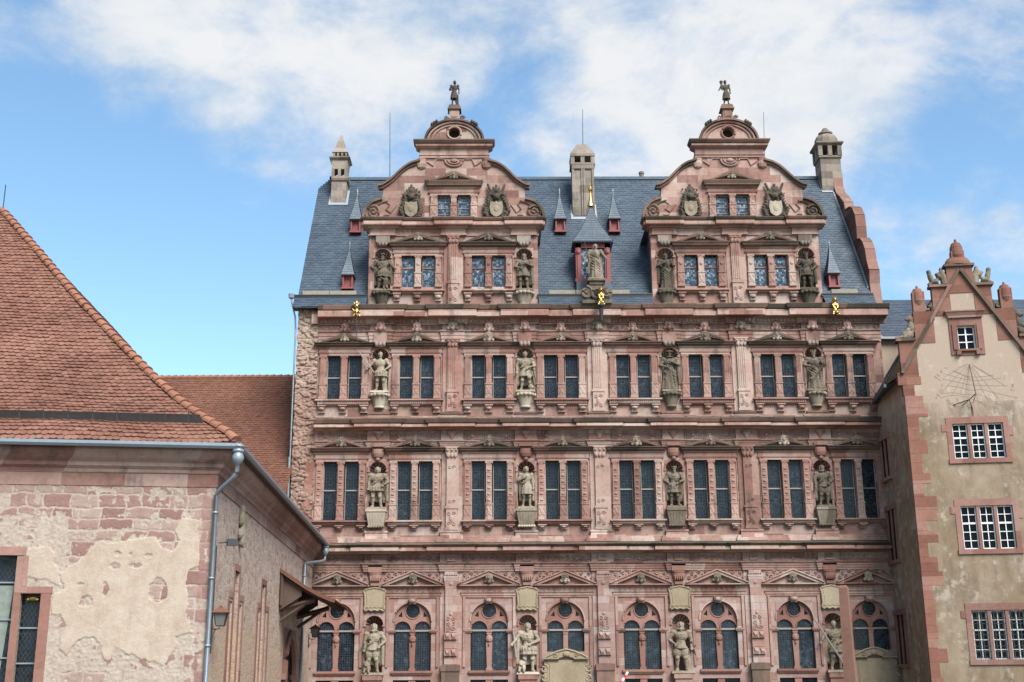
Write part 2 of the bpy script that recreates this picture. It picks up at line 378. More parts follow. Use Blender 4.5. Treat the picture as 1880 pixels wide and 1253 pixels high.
def leaded(name, kind, light=0.35):
    """leaded glass: lead cames over dark reflecting panes"""
    m, t, b = newmat(name); oc = t.n('ShaderNodeTexCoord').outputs['Object']; x, y, z = t.xyz(oc)
    rnd = V(t.t, t.n('ShaderNodeObjectInfo').outputs['Random'])
    if kind == 'diamond':
        a = ((x*1.0+z*0.62)*9.0).frac(); c = ((x*1.0-z*0.62)*9.0).frac(); wd = 0.13
        ln = a.lt(wd).max(c.lt(wd))
    elif kind == 'hex':
        vo = t.n('ShaderNodeTexVoronoi', {'Vector': t.vec(x*9.0, z*9.0, 0.0), 'Scale': 1.0, 'Randomness': 0.25}, feature='DISTANCE_TO_EDGE')
        ln = V(t.t, vo.outputs[0]).lt(0.10)
    else:
        a = (x*7.5+0.5).frac(); c = (z*6.2).frac()
        ln = a.lt(0.16).max(c.lt(0.13))
        ln = ln.max(((x*15.0).frac()-0.5).abs().lt(0.10)*((z*12.4+0.25).frac()-0.5).abs().lt(0.16))
        r = (x*x+(z-0.55)*(z-0.55)).sqrt()
        ln = ln*r.gt(0.25).max(r.lt(0.12)); ln = ln.max((r-0.25).abs().lt(0.02)).max((r-0.15).abs().lt(0.018))
    cell = t.n('ShaderNodeTexVoronoi', {'Vector': t.vec(x*8.0+rnd*50.0, z*7.0, 0.0), 'Scale': 1.0}).outputs['Color']
    cv = V(t.t, t.n('ShaderNodeSeparateColor', {0: cell}).outputs[0])
    patch = t.noise(t.vec(x+rnd*40.0, y, z), 1.6, 4, 0.6)  # random pale patches paint sky glare and curtains into the pane colour
    kk = cv*0.5+patch*0.75-(-0.02 if kind == 'hex' else 0.16)+(rnd-0.5)*0.25
    gl = t.ramp(kk, [(0, (0.003, 0.004, 0.006)), (0.45, (0.006, 0.009, 0.013)), (0.75, (0.013, 0.019, 0.027)), (1, (0.045, 0.062, 0.08))])
    c = t.mix(ln*0.8, gl, (0.034*light/0.35, 0.042*light/0.35, 0.05*light/0.35))
    setin(t, b, Base_Color=c, Roughness=cv*0.25+0.14, Specular_IOR_Level=0.28)
    bump(t, b, cv*1.6+patch*0.8-ln*1.0, 0.6, 0.03)
    return m
M['glass'] = leaded('leaded_glass', 'grid'); M['glass_hex'] = leaded('honeycomb_glass', 'hex', 0.40); M['glass_dia'] = leaded('diamond_glass', 'diamond', 0.42)
def painted_sky_glass():
    m, t, b = newmat('leaded_glass_painted_sky'); oc = t.n('ShaderNodeTexCoord').outputs['Object']; x, y, z = t.xyz(oc)
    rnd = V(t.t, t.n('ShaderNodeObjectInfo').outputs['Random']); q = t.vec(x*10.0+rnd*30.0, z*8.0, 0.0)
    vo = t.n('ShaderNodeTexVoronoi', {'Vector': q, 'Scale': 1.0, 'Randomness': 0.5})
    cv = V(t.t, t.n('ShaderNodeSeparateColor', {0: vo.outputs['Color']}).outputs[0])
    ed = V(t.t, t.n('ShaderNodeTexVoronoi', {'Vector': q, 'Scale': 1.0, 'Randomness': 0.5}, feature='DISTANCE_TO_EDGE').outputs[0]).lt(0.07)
    c = t.ramp(cv, [(0, (0.006, 0.010, 0.018)), (0.45, (0.025, 0.043, 0.062)), (0.8, (0.085, 0.12, 0.15)), (1, (0.18, 0.22, 0.25))])  # pale blue cells paint sky reflections into the glass colour
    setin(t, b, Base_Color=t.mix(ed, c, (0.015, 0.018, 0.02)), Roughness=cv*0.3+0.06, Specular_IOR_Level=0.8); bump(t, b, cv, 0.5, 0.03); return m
M['glass_painted_sky'] = painted_sky_glass()
m, t, b = newmat('dark_window_glass'); setin(t, b, Base_Color=(0.004, 0.005, 0.007), Roughness=0.12, Specular_IOR_Level=0.12); M['pane'] = m
# ================================================================== PALACE
WX = [-7.85, -4.21, -0.55, 3.10, 6.76, 10.44, 14.10, 17.74]      # window axes
NX = [-6.04, 1.28, 8.61, 15.93]                                   # niche axes
PX = [-2.38, 4.94, 12.27]                                         # pilaster axes
GX = [-2.38, 12.27]                                               # gable axes
XL, XR = -9.2, 19.45
pal = inst('palace_building', None)
tag(pal, 'pink sandstone Renaissance palace front with two scrolled gables and a blue slate roof', 'palace')

def ledge_path(axes, hw, fw, x0=XL, x1=XR, y=0.0):
    p = [(x0, y)]
    for a in sorted(axes): p += [(a-hw, y), (a-hw, y-fw), (a+hw, y-fw), (a+hw, y)]
    return p+[(x1, y)]
AX = NX+PX

# ---- main wall
NICHES = {3: (17.60, 19.50), 2: (11.76, 13.70), 1: (3.92, 6.26)}
holes = []
for a in WX:
    holes += [(a-.87, a+.87, 17.32, 19.57), (a-.87, a+.87, 11.24, 14.15)]
    holes += [(a-.89, a+.89, 4.98 if a in (WX[3], WX[7]) else 4.14, 7.31), (a-.89, a+.89, 1.6, 3.72)]
for a in NX:
    for zf, zs in NICHES.values(): holes.append((a-.48, a+.48, zf, zs+.48))
mw = wall_holes(XL, XR, 8.9, 22.0, [h for h in holes if h[2] > 8], 0, 0.45)
put('wall', mw, M['pink'], pal)
mw = wall_holes(XL, XR, -1, 8.9, [h for h in holes if h[2] < 8], 0, 0.40)
put('wall', mw, M['pinkb'], pal)
side = MB().add([(-10.2, 0.15, -1), (-10.2, 12.2, -1), (-10.2, 12.2, 22.6), (-10.2, 6.2, 31.6), (-10.2, 0.15, 22.6)], [(0, 1, 2, 3, 4)])
put('wall', side, M['rubble'], pal)
put('wall', MB().box(-10.1, 19.35, 0.9, 1.0, -1, 22.3), M['rubble'], pal)
put('wall', MB().box(-10.15, 19.4, 12.0, 12.2, -1, 22.6), M['rubble'], pal)
put('wall', MB().add([(19.4, 0.0, -1), (19.4, 12.2, -1), (19.4, 12.2, 22.6), (19.4, 6.2, 31.4), (19.4, 0.0, 22.0)], [(0, 1, 2, 3, 4)]), M['rubble'], pal)

# ---- toothed rubble edge at the left end
rb = MB(); nx_, nz_ = 22, 420
def rub(x, z):
    p = Vector((x*2.1+.35*noise.noise((x*2, z*2, 3.0)), 0.5, z*4.2+.35*noise.noise((x*2, z*2, 9.0))))
    dist, pts = noise.voronoi(p); c = pts[0]; h = noise.cell(Vector((c.x*7.3, c.z*5.1, 2.2)))
    e = min(1.0, (dist[1]-dist[0])*3.2)
    return 0.0-.13*e**.5*(.35+.65*abs(h))-.04*noise.noise((x*9, z*9, 1.0))
for j in range(nz_+1):
    z = -1+23.0*j/nz_
    for i in range(nx_+1):
        x = -10.26+1.06*i/nx_
        if i == 0: x += .06*noise.noise((z*3.0, 0, 7.0))-.02
        rb.v.append((x, rub(x, z), z))
rb.f = [(j*(nx_+1)+i, j*(nx_+1)+i+1, (j+1)*(nx_+1)+i+1, (j+1)*(nx_+1)+i) for j in range(nz_) for i in range(nx_)]
rb.box(-10.2, -9.2, 0.13, 0.9, -1, 22.0)
put('rubble_edge', rb, M['rubble'], pal)
put('corner_block', MB().box(-9.55, -9.21, -.28, .05, 21.2, 21.83), M['trim'], pal)
put('corner_block', MB().box(-9.62, -9.215, -.06, .1, 8.2, 14.2), M['red'], pal)

# ---- storey entablatures: (name, profile of (outward, z), break half width, break forward, material)
def band(name, prof, hw, fw, mat, x0=XL, x1=XR): put(name, MB().sweep(prof, ledge_path(AX, hw, fw, x0, x1)), M[mat], pal)
for za, zm, zf in ((8.76, 9.09, 9.18), (14.86, 15.09, 15.18), (20.22, 20.76, 20.85)):
    d = zm-za
    band('architrave', [(0, za), (.05, za), (.05, za+d*.33), (.075, za+d*.34), (.075, za+d*.66), (.10, za+d*.67), (.10, zm-.004), (0, zm-.004)], .52, .10, 'trim')
    band('moulding', [(0, zm), (.13, zm), (.17, zm+.05), (.17, zf-.01), (0, zf)], .52, .10, 'trim')
for zf, z1, zc, zt, hp in ((9.19, 9.60, 9.88, 10.02, .54), (15.19, 15.68, 15.93, 16.18, .54), (20.86, 21.15, 21.80, 22.06, .60)):
    top = zf > 20
    band('frieze', [(0, zf), (.04, zf), (.04, z1), (0, z1)], .50, .12, 'trim')
    s0 = 21.45 if top else z1+.08
    band('cornice', [(0, z1+.005), (.10, z1+.005), (.14, s0-.05), (.20, s0), (hp-.02, s0+.01), (hp, s0+.03), (hp, zc-.03), (hp-.04, zc), (0, zc)], .62, .13, 'trim', x1=XR+(.3 if top else 0))
    band('coping', [(0, zc+.004), (hp-.03, zc+.004), (hp+.02, zc+.05), (hp+.09, zt-.03), (hp+.09, zt), (.05, zt+(.02 if top else .13)), (0, zt+(.02 if top else .13))], .70, .13, 'weather', x1=XR+(.4 if top else 0))
band('dentils', [(0, 21.16), (.13, 21.16), (.13, 21.22), (0, 21.22)], .50, .12, 'trim')
dn = MB(); x = XL+.1
while x < XR-.1:
    f = .12 if any(abs(x-a) < .5 for a in AX) else 0
    dn.box(x, x+.10, -.20-f, -.03-f, 21.25, 21.40); x += .20
put('dentil_row', dn, M['trim'], pal)
# plinth steps above the two lower cornices
band('plinth', [(0, 10.16), (.10, 10.16), (.10, 10.30), (.05, 10.34), (.05, 10.42), (0, 10.44)], .66, .16, 'pink')
band('plinth', [(0, 16.32), (.06, 16.32), (.06, 16.40), (0, 16.44)], .66, .16, 'pink')
for a in AX:
    for z0, z1, mt in ((10.2, 10.72, 'pink'), (16.2, 16.60, 'weather')):
        put('pedestal_block', MB().taper(a-.60, a+.60, -.26, .0, z0+.02, z1-.1, a-.52, a+.52, -.16, 0).box(a-.56, a+.56, -.2, 0, z1-.1, z1), M[mt], pal)
put('base_course', MB().sweep([(0, -1), (.25, -1), (.25, 1.2), (.15, 1.3), (0, 1.3)], [(XL, 0), (XR, 0)]), M['pinkb'], pal)
# frieze carvings
fr = MB(); fr1 = MB(); fr2 = MB(); rg = random.Random(9)
segs = []; xs = [XL]+sorted(AX)+[XR]
for i in range(len(xs)-1): segs.append((xs[i]+(.56 if i else .1), xs[i+1]-(.56 if i < len(xs)-2 else .1)))
for a, b in segs:
    n = 8
    for k in range(n):
        cx = a+(b-a)*(k+.5)/n
        for zc, r, f_ in ((21.0, .10, fr), (9.39, .13, fr1)):
            f_.spiral(cx, zc, -.05, r, 1.3, rg.uniform(0, 6), 1 if k % 2 else -1, .035, 12)
            f_.ball((cx+.12, -.05, zc+rg.uniform(-.08, .08)), (.05, .03, .05), 6, 4)
    k = 0; x = a+.05
    while x < b-.04:
        if k % 9 == 4: fr2.ball((x+.05, -.06, 15.42), (.10, .06, .11), 8, 5); x += .16
        else: fr2.box(x, x+.04, -.075, -.035, 15.24, 15.62); x += .085
        k += 1
for a in AX:
    fr.spiral(a-.13, 21.0, -.17, .12, 1.4, 0, 1, .04, 12); fr.spiral(a+.13, 21.0, -.17, .12, 1.4, PI, -1, .04, 12)
    fr1.box(a-.2, a+.2, -.21, -.15, 9.24, 9.55); fr1.spiral(a, 9.39, -.22, .12, 1.4, 0, 1, .03, 12)
    fr2.lathe([(.05, -.26), (.14, -.1), (.24, .02), (.28, .12), (.1, .15)], (a, -.17, 15.50), 10, 1, .6)
for f_ in (fr, fr2, fr1): put('frieze_carving', f_, M['trim'], pal)
oc_ = MB()                               # leafy band behind the ground floor pediments
for ax in WX:
    for s in (-1, 1):
        for k in range(7):
            u = .35+.16*k; zz = 8.66-.05*k
            oc_.spiral(ax+s*u, 8.30+(8.72-8.30)*(1-(u-.3)/1.1)*.3+.18*(k % 2)+.12, -.04, .09, 1.2, k, s, .03, 10)
put('leaf_band', oc_, M['trim'], pal)

# ---- mask head used in the pediments and on the frieze
hm = MB().ball((0, 0, 0), (.13, .12, .18)).ball((0, -.12, -.01), (.03, .05, .06)).ball((0, -.06, -.14), (.09, .07, .11)).ball((-.055, -.105, .045), (.035, .03, .02)).ball((.055, -.105, .045), (.035, .03, .02))
hm.ball((-.13, -.01, .05), (.06, .08, .15)).ball((.13, -.01, .05), (.06, .08, .15)).ball((0, 0, .14), (.14, .11, .09)).ball((-.16, .02, -.12), (.09, .06, .09)).ball((.16, .02, -.12), (.09, .06, .09)).ball((0, -.08, -.085), (.05, .04, .015))
mask_me = remesh(hm, 'mask', M['statue'], .020, .010, 14, 0, .1)
mask_me2 = mask_me.copy(); mask_me2.materials.clear(); mask_me2.materials.append(M['trim'])

# ---- the two upper storeys' windows
def window_set(zb, zt, ztr, zp0, zp1, zap, sill0, sill1, cor0, kind, zl):
    d = {}
    zl0 = zt
    mb = MB().box(-1.25, 1.25, -.07, -.004, zl0+.0, zl0+.10).sweep([(0, zl0+.10), (.09, zl0+.10), (.12, zl0+.17), (.05, zl0+.18), (.05, zp0-.10), (.1, zp0-.06), (.14, zp0), (0, zp0)], [(-1.25, 0), (-1.25, -.005), (1.25, -.005), (1.25, 0)])
    mb.box(-1.26, -1.24, -.05, 0, zb, zl0).box(1.24, 1.26, -.05, 0, zb, zl0)
    d['surround'] = mb.mesh('window', M['trim'])
    mb = MB().sweep([(0, zp0), (.16, zp0+.004), (.26, zp0+.08), (.26, zp0+.12), (.34, zp1-.03), (.34, zp1), (0, zp1+.02)], [(-1.20, 0), (-1.20, -.006), (1.20, -.006), (1.20, 0)])
    for s in (-1, 1):
        pts = [(s*1.22, zp1+.02), (s*.05, zap), (s*.05, zap-.13), (s*.98, zp1+.02)]
        mb.plate(pts if s < 0 else pts[::-1], [], -.33, -.02)
    d['pediment'] = mb.mesh('pediment', M['weather'])
    d['tymp'] = MB().plate([(-.9, zp1+.021), (.9, zp1+.021), (0, zap-.14)], [], -.03, -.005).plate([(-1.1, zp1+.021), (-.94, zp1+.021), (-.02, zap-.19), (-.02, zap-.13)], [], -.30, -.05).plate([(1.1, zp1+.021), (.02, zap-.13), (.02, zap-.19), (.94, zp1+.021)], [], -.30, -.05).mesh('tympanum', M['trim'])
    mb = MB().sweep([(0, sill0), (.10, sill0), (.16, sill0+.06), (.16, sill1-.10), (.26, sill1-.07), (.26, sill1), (0, sill1+.02)], [(-1.12, 0), (-1.12, -.004), (1.12, -.004), (1.12, 0)])
    mb.box(-1.27, 1.27, -.04, .22, sill1+.005, zb)
    if kind == 3:
        for k in range(26): mb.box(-1.25+k*.0975, -1.20+k*.0975, -.20, -.15, sill0+.07, sill1-.11)
    d['sill'] = mb.mesh('sill', M['trim'])
    h = sill0-cor0
    mb = MB().taper(-.12, .12, -.10, 0, cor0+h*.25, sill0, -.20, .20, -.24, 0).box(-.21, .21, -.25, 0, sill0-.05, sill0+.0).box(-.14, .14, -.12, 0, cor0+h*.1, cor0+h*.25).ball((0, -.12, cor0+h*.55), (.15, .13, h*.25), 10, 6)
    if kind == 3: mb.box(-.17, .17, -.12, 0, cor0, cor0+.06)
    d['corbel'] = mb.mesh('corbel', M['trim'])
    zc = zt-.22; zq = zb+(.78 if kind == 3 else .80); mb = MB()
    mb.box(-.19, .19, -.13, .2, zb, zb+.10).box(-.165, .165, -.11, .2, zb+.10, zq-.07).box(-.19, .19, -.135, .2, zq-.07, zq).box(-.145, .145, -.10, .2, zq, zc).box(-.19, .19, -.14, .2, zt-.05, zt)
    mb.taper(-.14, .14, -.10, .1, zc, zt-.05, -.18, .18, -.14, .1).ball((-.15, -.12, zt-.1), .05, 8, 5).ball((.15, -.12, zt-.1), .05, 8, 5)
    mb.ball((0, -.11, zb+.40), (.09, .03, .17), 8, 5).ball((-.09, -.11, zb+.25), (.05, .03, .08), 6, 4).ball((.09, -.11, zb+.25), (.05, .03, .08), 6, 4).ball((-.09, -.11, zb+.55), (.05, .03, .08), 6, 4).ball((.09, -.11, zb+.55), (.05, .03, .08), 6, 4)
    if kind == 3:
        for q in (-.08, 0, .08): mb.box(q-.02, q+.02, -.115, -.09, zq+.02, zc-.02)
    elif kind == 2:
        for k in range(6): mb.ball((0, -.10, zq+.16+k*.30), (.10, .05, .06), 8, 5); mb.box(-.1, .1, -.115, -.1, zq+.02+k*.3, zq+.06+k*.3)
    else:
        mb.ball((0, -.10, zc-.25), (.09, .05, .1), 8, 5)
    d['colonnette'] = mb.mesh('colonnette', M['trim'])
    hz = zt-zb; tr = ztr-zb
    d['pane'] = MB().box(-.34, .34, 0, .02, 0, hz).mesh('pane', M['glass_painted_sky' if kind == 4 else 'glass'])
    d['bar'] = MB().box(-.335, .335, -.05, -.002, tr-.03, tr+.03).box(-.335, -.305, -.03, -.002, 0, hz).box(.305, .335, -.03, -.002, 0, hz).box(-.3, .3, -.03, -.002, 0, .04).mesh('glazing_bar', M['redtrim' if kind == 4 else 'greywood'])
    d['z'] = (zb, zap, zp1); return d
def place_window(d, x, par, mask=True, small=False, y=0.0, masksc=1.0):
    zb, zap, zp1 = d['z']
    o = inst('window', d['surround'], par, (x, y, 0))
    for k, q in (('pediment', 'pediment'), ('tymp', 'tympanum'), ('sill', 'sill')): inst(q, d[k], o)
    for cx in (-1.06, 0, 1.06): inst('colonnette', d['colonnette'], o, (cx, 0, 0))
    if d.get('corbel'):
        for cx in (-1.06, 0, 1.06): inst('corbel', d['corbel'], o, (cx, 0, 0))
    for cx in (-.535, .535):
        inst('pane', d['pane'], o, (cx, .20, zb)); inst('glazing_bar', d['bar'], o, (cx, .20, zb))
    if mask: inst('mask', mask_me, o, (0, -.24, (zap+zp1)/2+.04), 0, (masksc,)*3)
    return o
W3 = window_set(17.32, 19.57, 18.45, 19.99, 20.20, 20.68, 16.97, 17.27, 16.60, 3, 0)
W2 = window_set(11.24, 14.15, 12.74, 14.59, 14.80, 15.30, 10.99, 11.22, 10.74, 2, 0)
for i, x in enumerate(WX):
    place_window(W3, x, pal, masksc=1.0+.1*(i % 3)); place_window(W2, x, pal, masksc=1.15-.08*(i % 2))
    inst('frieze_head', mask_me2, pal, (x, -.17, 21.05), 0, (1.1, 1.1, 1.25))
for x in PX: inst('frieze_head', mask_me, pal, (x, -.30, 21.08), 0, (1.3, 1.1, 1.2))
for x in NX: inst('frieze_head', mask_me2, pal, (x, -.30, 21.08), 0, (1.2, 1.1, 1.2))

# ---- ground floor arched windows
def arched(short):
    zb = 4.98 if short else 4.14; zs = 6.0; zc = 6.42; R_ = .885
    mb = MB(); outer = [(-.895, zs+.0), (.895, zs+.0), (.895, 7.315), (-.895, 7.315)]
    big = [(.885, zs+.001)]+arc(0, zc, R_, 0, PI, 20)+[(-.885, zs+.001)]
    mb.plate([(-.895, zc), (-.895, 7.315), (.895, 7.315), (.895, zc)], [], -.01, .30) if False else None
    sp = [(-.895, zc)]+[(p[0], p[1]) for p in reversed(arc(0, zc, R_, 0, PI, 20))]+[(.895, zc), (.895, 7.315), (-.895, 7.315)]
    mb.plate(sp, [], -.012, .14)
    # rusticated wedge joints and keystone
    d = {'spandrel': mb.mesh('window', M['pinkb'])}
    kb = MB().taper(-.14, .14, -.16, .0, 7.22, 7.5, -.2, .2, -.26, 0).ball((0, -.18, 7.38), (.17, .12, .12), 8, 5)
    kb.tube([(p[0], -.02, p[1]) for p in arc(0, zc, R_+.03, 0, PI, 20)], .04, 5)
    d['keystone'] = kb.mesh('keystone', M['trim'])
    tb = MB(); sub = lambda c: [(c+.385, zs)]+arc(c, zs+.04, .385, 0, PI, 14)+[(c-.385, zs)]
    head = [(-.875, zs)]
    for c in (-.48, .48):
        head += [(c-.385, zs)]+list(reversed(arc(c, zs+.04, .385, 0, PI, 14)))+[(c+.385, zs)]
    head += [(.875, zs)]+arc(0, zc, .875, 0, PI, 24)
    ocu = arc(0, 6.91, .33, 0, 2*PI, 22)[:-1]
    tri = [[(-.70, 6.66), (-.50, 6.62), (-.52, 6.90)], [(.70, 6.66), (.52, 6.90), (.50, 6.62)]]
    tb.plate(head, [ocu]+tri, .12, .26)
    tb.tube([(p[0], .12, p[1]) for p in arc(0, 6.91, .36, 0, 2*PI, 22)], .035, 5)
    for c in (-.48, .48): tb.tube([(p[0], .12, p[1]) for p in arc(c, zs+.04, .41, 0.0, PI, 14)], .035, 5)
    d['tracery'] = tb.mesh('tracery', M['redtrim'])
    cb = MB()
    if short: cb.box(-.11, .11, .10, .26, zb, zs-.12)
    else:
        cb.taper(-.11, .11, .08, .26, zb+.12, 5.45, -.15, .15, .08, .26).box(-.15, .15, .06, .26, zb, zb+.12).ball((0, .10, 5.60), (.17, .12, .2), 10, 6).ball((0, .02, 5.52), (.06, .05, .05), 8, 5).ball((0, .02, 5.35), (.04, .04, .08), 8, 5)
    cb.box(-.12, .12, .08, .26, zs-.20, zs-.10).box(-.16, .16, .05, .26, zs-.08, zs)
    d['colonnette'] = cb.mesh('colonnette', M['redtrim'])
    d['pane'] = MB().box(-.37, .37, 0, .02, 0, zs+.42-zb).mesh('pane', M['glass_hex'])
    d['oculus'] = MB().box(-.75, .75, 0, .02, 0, .72).mesh('oculus_pane', M['glass'])
    d['bar'] = MB().box(-.39, .39, -.07, -.002, zs-zb-.05, zs-zb+.03).mesh('glazing_bar', M['greywood'])
    sl_ = MB().sweep([(0, zb-.22), (.02, zb-.22), (.10, zb-.1), (.10, zb-.002), (0, zb)], [(-.885, .25), (-.885, -.02), (.885, -.02), (.885, .25)])
    d['sill'] = None if short else sl_.mesh('sill', M['redtrim'])
    zp0, zp1, zap = 8.03, 8.12, 8.75
    pb = MB().sweep([(0, zp0), (.14, zp0+.004), (.22, zp0+.04), (.22, zp1), (0, zp1+.01)], [(-1.33, 0), (-1.33, -.006), (1.33, -.006), (1.33, 0)])
    for s in (-1, 1):
        pts = [(s*1.5, zp1+.011), (0, zap), (0, zap-.14), (s*1.18, zp1+.011)]
        pb.plate(pts if s < 0 else pts[::-1], [], -.24, -.02)
        pts = [(s*1.5, zp1+.07), (s*1.5, zp1+.02), (0, zap+.004), (0, zap+.06)]
        pb.plate(pts, [], -.30, -.02)
    pb.plate([(-1.15, zp1+.012), (1.15, zp1+.012), (0, zap-.15)], [], -.03, -.005)
    d['pediment'] = pb.mesh('pediment', M['trim'])
    lb = MB().sweep([(0, 7.53), (.05, 7.53), (.05, 7.60), (.08, 7.62), (.08, 7.70), (.12, 7.76), (.03, 7.78), (.03, 8.0), (.1, 8.028), (0, 8.028)], [(-1.28, 0), (-1.28, -.004), (1.28, -.004), (1.28, 0)])
    for s in (-1, 1):
        lb.box(s*1.2-.06, s*1.2+.06, -.07, -.002, 4.3, 7.535)
        lb.sweep([(0, 5.88), (.06, 5.88), (.10, 5.96), (.10, 6.02), (0, 6.05)], [(s*1.0-.115, .1), (s*1.0-.115, -.004), (s*1.0+.115, -.004), (s*1.0+.115, .1)])
    for k in range(9): lb.spiral(-1.0+k*.25, 7.89, -.04, .085, 1.2, k, 1 if k % 2 else -1, .022, 9)
    d['lintel'] = lb.mesh('lintel', M['trim'])
    d['zb'] = zb; return d
AL, AS = arched(False), arched(True)
low_c = MB().box(-.12, .12, .05, .26, 1.6, 3.5).box(-.17, .17, .03, .26, 3.5, 3.7).mesh('colonnette', M['redtrim'])
low_p = MB().box(-.37, .37, 0, .02, 0, 2.1).mesh('pane', M['glass'])
for i, x in enumerate(WX):
    d = AS if i in (3, 7) else AL
    o = inst('window', d['spandrel'], pal, (x, 0, 0))
    for k in ('keystone', 'tracery', 'colonnette', 'lintel', 'pediment') + (() if d['sill'] is None else ('sill',)): inst(k, d[k], o)
    for c in (-.48, .48): inst('pane', d['pane'], o, (c, .20, d['zb'])); inst('glazing_bar', d['bar'], o, (c, .195, d['zb']))
    inst('oculus_pane', d['oculus'], o, (0, .22, 6.55)); inst('mask', mask_me, o, (0, -.22, 8.40), 0, (1.0, 1, 1.0))
    o = inst('window', low_c, pal, (x, 0, 0)); tag(o, 'lower window whose head just shows at the frame edge')
    for c in (-.5, .5): inst('pane', low_p, o, (c, .24, 1.6))

# ---- shell-headed niches
def niche(zf, zs, half=.42, out=.48, nrib=13, dep=.42):
    mb = MB()
    op = [(half, zf)]+arc(0, zs, half, 0, PI, 18)+[(-half, zf)]
    mb.plate([(out, zf), (out, zs+out), (-out, zs+out), (-out, zf)]+list(reversed(op[1:-1]))[0:0]+[(-half, zf)]+list(reversed(arc(0, zs, half, 0, PI, 18)))+[(half, zf)], [], -.012, .06)
    n = 14; vs = []
    for z in (zf, zs): vs += [(half*cos(PI*i/n), .05+dep*sin(PI*i/n), z) for i in range(n+1)]
    mb.add(vs, [(i, i+1, n+1+i+1, n+1+i) for i in range(n)]); mb.add([(half*cos(PI*i/n), .05+dep*sin(PI*i/n), zf) for i in range(n+1)], [tuple(range(n+1))])
    mb.tube([(out*.96, -.03, zs)]+[(p[0], -.03, p[1]) for p in arc(0, zs, half+.045, 0, PI, 18)]+[(-out*.96, -.03, zs)], .035, 5)
    for s in (-1, 1): mb.box(s*(half+.03)-.06, s*(half+.03)+.06, -.06, .05, zs-.07, zs)
    sh = MB(); na = nrib*6; ns_ = 6; vs = []
    for j in range(ns_+1):
        q = j/ns_
        for i in range(na+1):
            a = PI*i/na; rib = abs(cos(nrib*a*.5+PI*.0))**.7
            rr = half*(1.0*sin(q*PI/2))*(1+.06*rib*q-.10*(1-rib)*q*0); y = .05+dep*cos(q*PI/2)+.26*q*(1-rib)-.05*q*rib
            vs.append((rr*cos(a), y, zs+rr*sin(a)))
    k = na+1
    sh.add(vs, [(j*k+i, j*k+i+1, (j+1)*k+i+1, (j+1)*k+i) for j in range(ns_) for i in range(na)])
    sh.ball((0, .02, zs+.02), (.09, .06, .07), 8, 5)
    return mb.mesh('niche', M['trim']), sh.mesh('shell', M['trim'])
def place_niche(ms, x, par, y=0): o = inst('niche', ms[0], par, (x, y, 0)); inst('shell', ms[1], o)
for f, (zf, zs) in NICHES.items():
    ms = niche(zf, zs)
    for x in NX: place_niche(ms, x, pal)
# brackets over the niches and plaques on the ground floor
for x in NX:
    mb = MB().box(x-.34, x+.34, -.24, -.1, 20.22, 20.70).taper(x-.22, x+.22, -.2, 0, 19.98, 20.22, x-.34, x+.34, -.28, 0)
    put('bracket', mb, M['trim'], pal)
    mb = MB()
    for k in (-1, 0, 1): mb.ball((x+k*.19, -.24, 20.12), (.10, .09, .13), 8, 5)
    put('capital', mb, M['chim'], pal)
    mb = MB().box(x-.34, x+.34, -.22, -.1, 14.86, 15.05).lathe([(.06, 0), (.26, .06), (.33, .22), (.33, .40), (.30, .44)], (x, 0, 14.30), 14, 1, .75).ball((x, -.12, 14.24), (.12, .1, .1), 8, 5)
    put('bracket', mb, M['redtrim'], pal)
    mb = MB().box(x-.34, x+.34, -.20, -.1, 8.74, 9.06).lathe([(.08, 0), (.22, .05), (.32, .22), (.33, .38), (.36, .42), (.36, .47)], (x, 0, 8.25), 14, 1, .8)
    for k in range(5): mb.ball((x-.2+k*.1, -.2, 8.42), (.05, .06, .14), 6, 5)
    mb.box(x-.2, x+.2, -.14, 0, 8.10, 8.24)
    put('bracket', mb, M['redtrim'], pal)
    # inscription plaque
    zz = lambda q: 6.88+q*1.16
    pts = [(-.52, zz(.08)), (-.44, zz(0)), (-.30, zz(.06)), (-.15, zz(.01)), (0, zz(.06)), (.15, zz(.01)), (.30, zz(.06)), (.44, zz(0)), (.52, zz(.08)), (.47, zz(.25)), (.50, zz(.7)), (.56, zz(.86)), (.48, zz(.92)), (.3, zz(.95)), (0, zz(1.0)), (-.3, zz(.95)), (-.48, zz(.92)), (-.56, zz(.86)), (-.50, zz(.7)), (-.47, zz(.25))]
    mb = MB().plate(pts, [], -.12, -.005).plate([(p[0]*.74, zz(.5)+(p[1]-zz(.5))*.72) for p in pts], [], -.14, -.121)
    mb.tube([(p[0]*.95, -.13, zz(.5)+(p[1]-zz(.5))*.95) for p in pts+pts[:1]], .035, 5)
    mb.spiral(-.36, zz(.12), -.13, .10, 1.3, 0, 1, .03, 10).spiral(.36, zz(.12), -.13, .10, 1.3, PI, -1, .03, 10).spiral(-.42, zz(.88), -.13, .07, 1.3, 0, 1, .03, 10).spiral(.42, zz(.88), -.13, .07, 1.3, PI, -1, .03, 10)
    put('plaque', mb.xf(lambda p: Vector((p.x+x, p.y, p.z))), M['plaque'], pal)
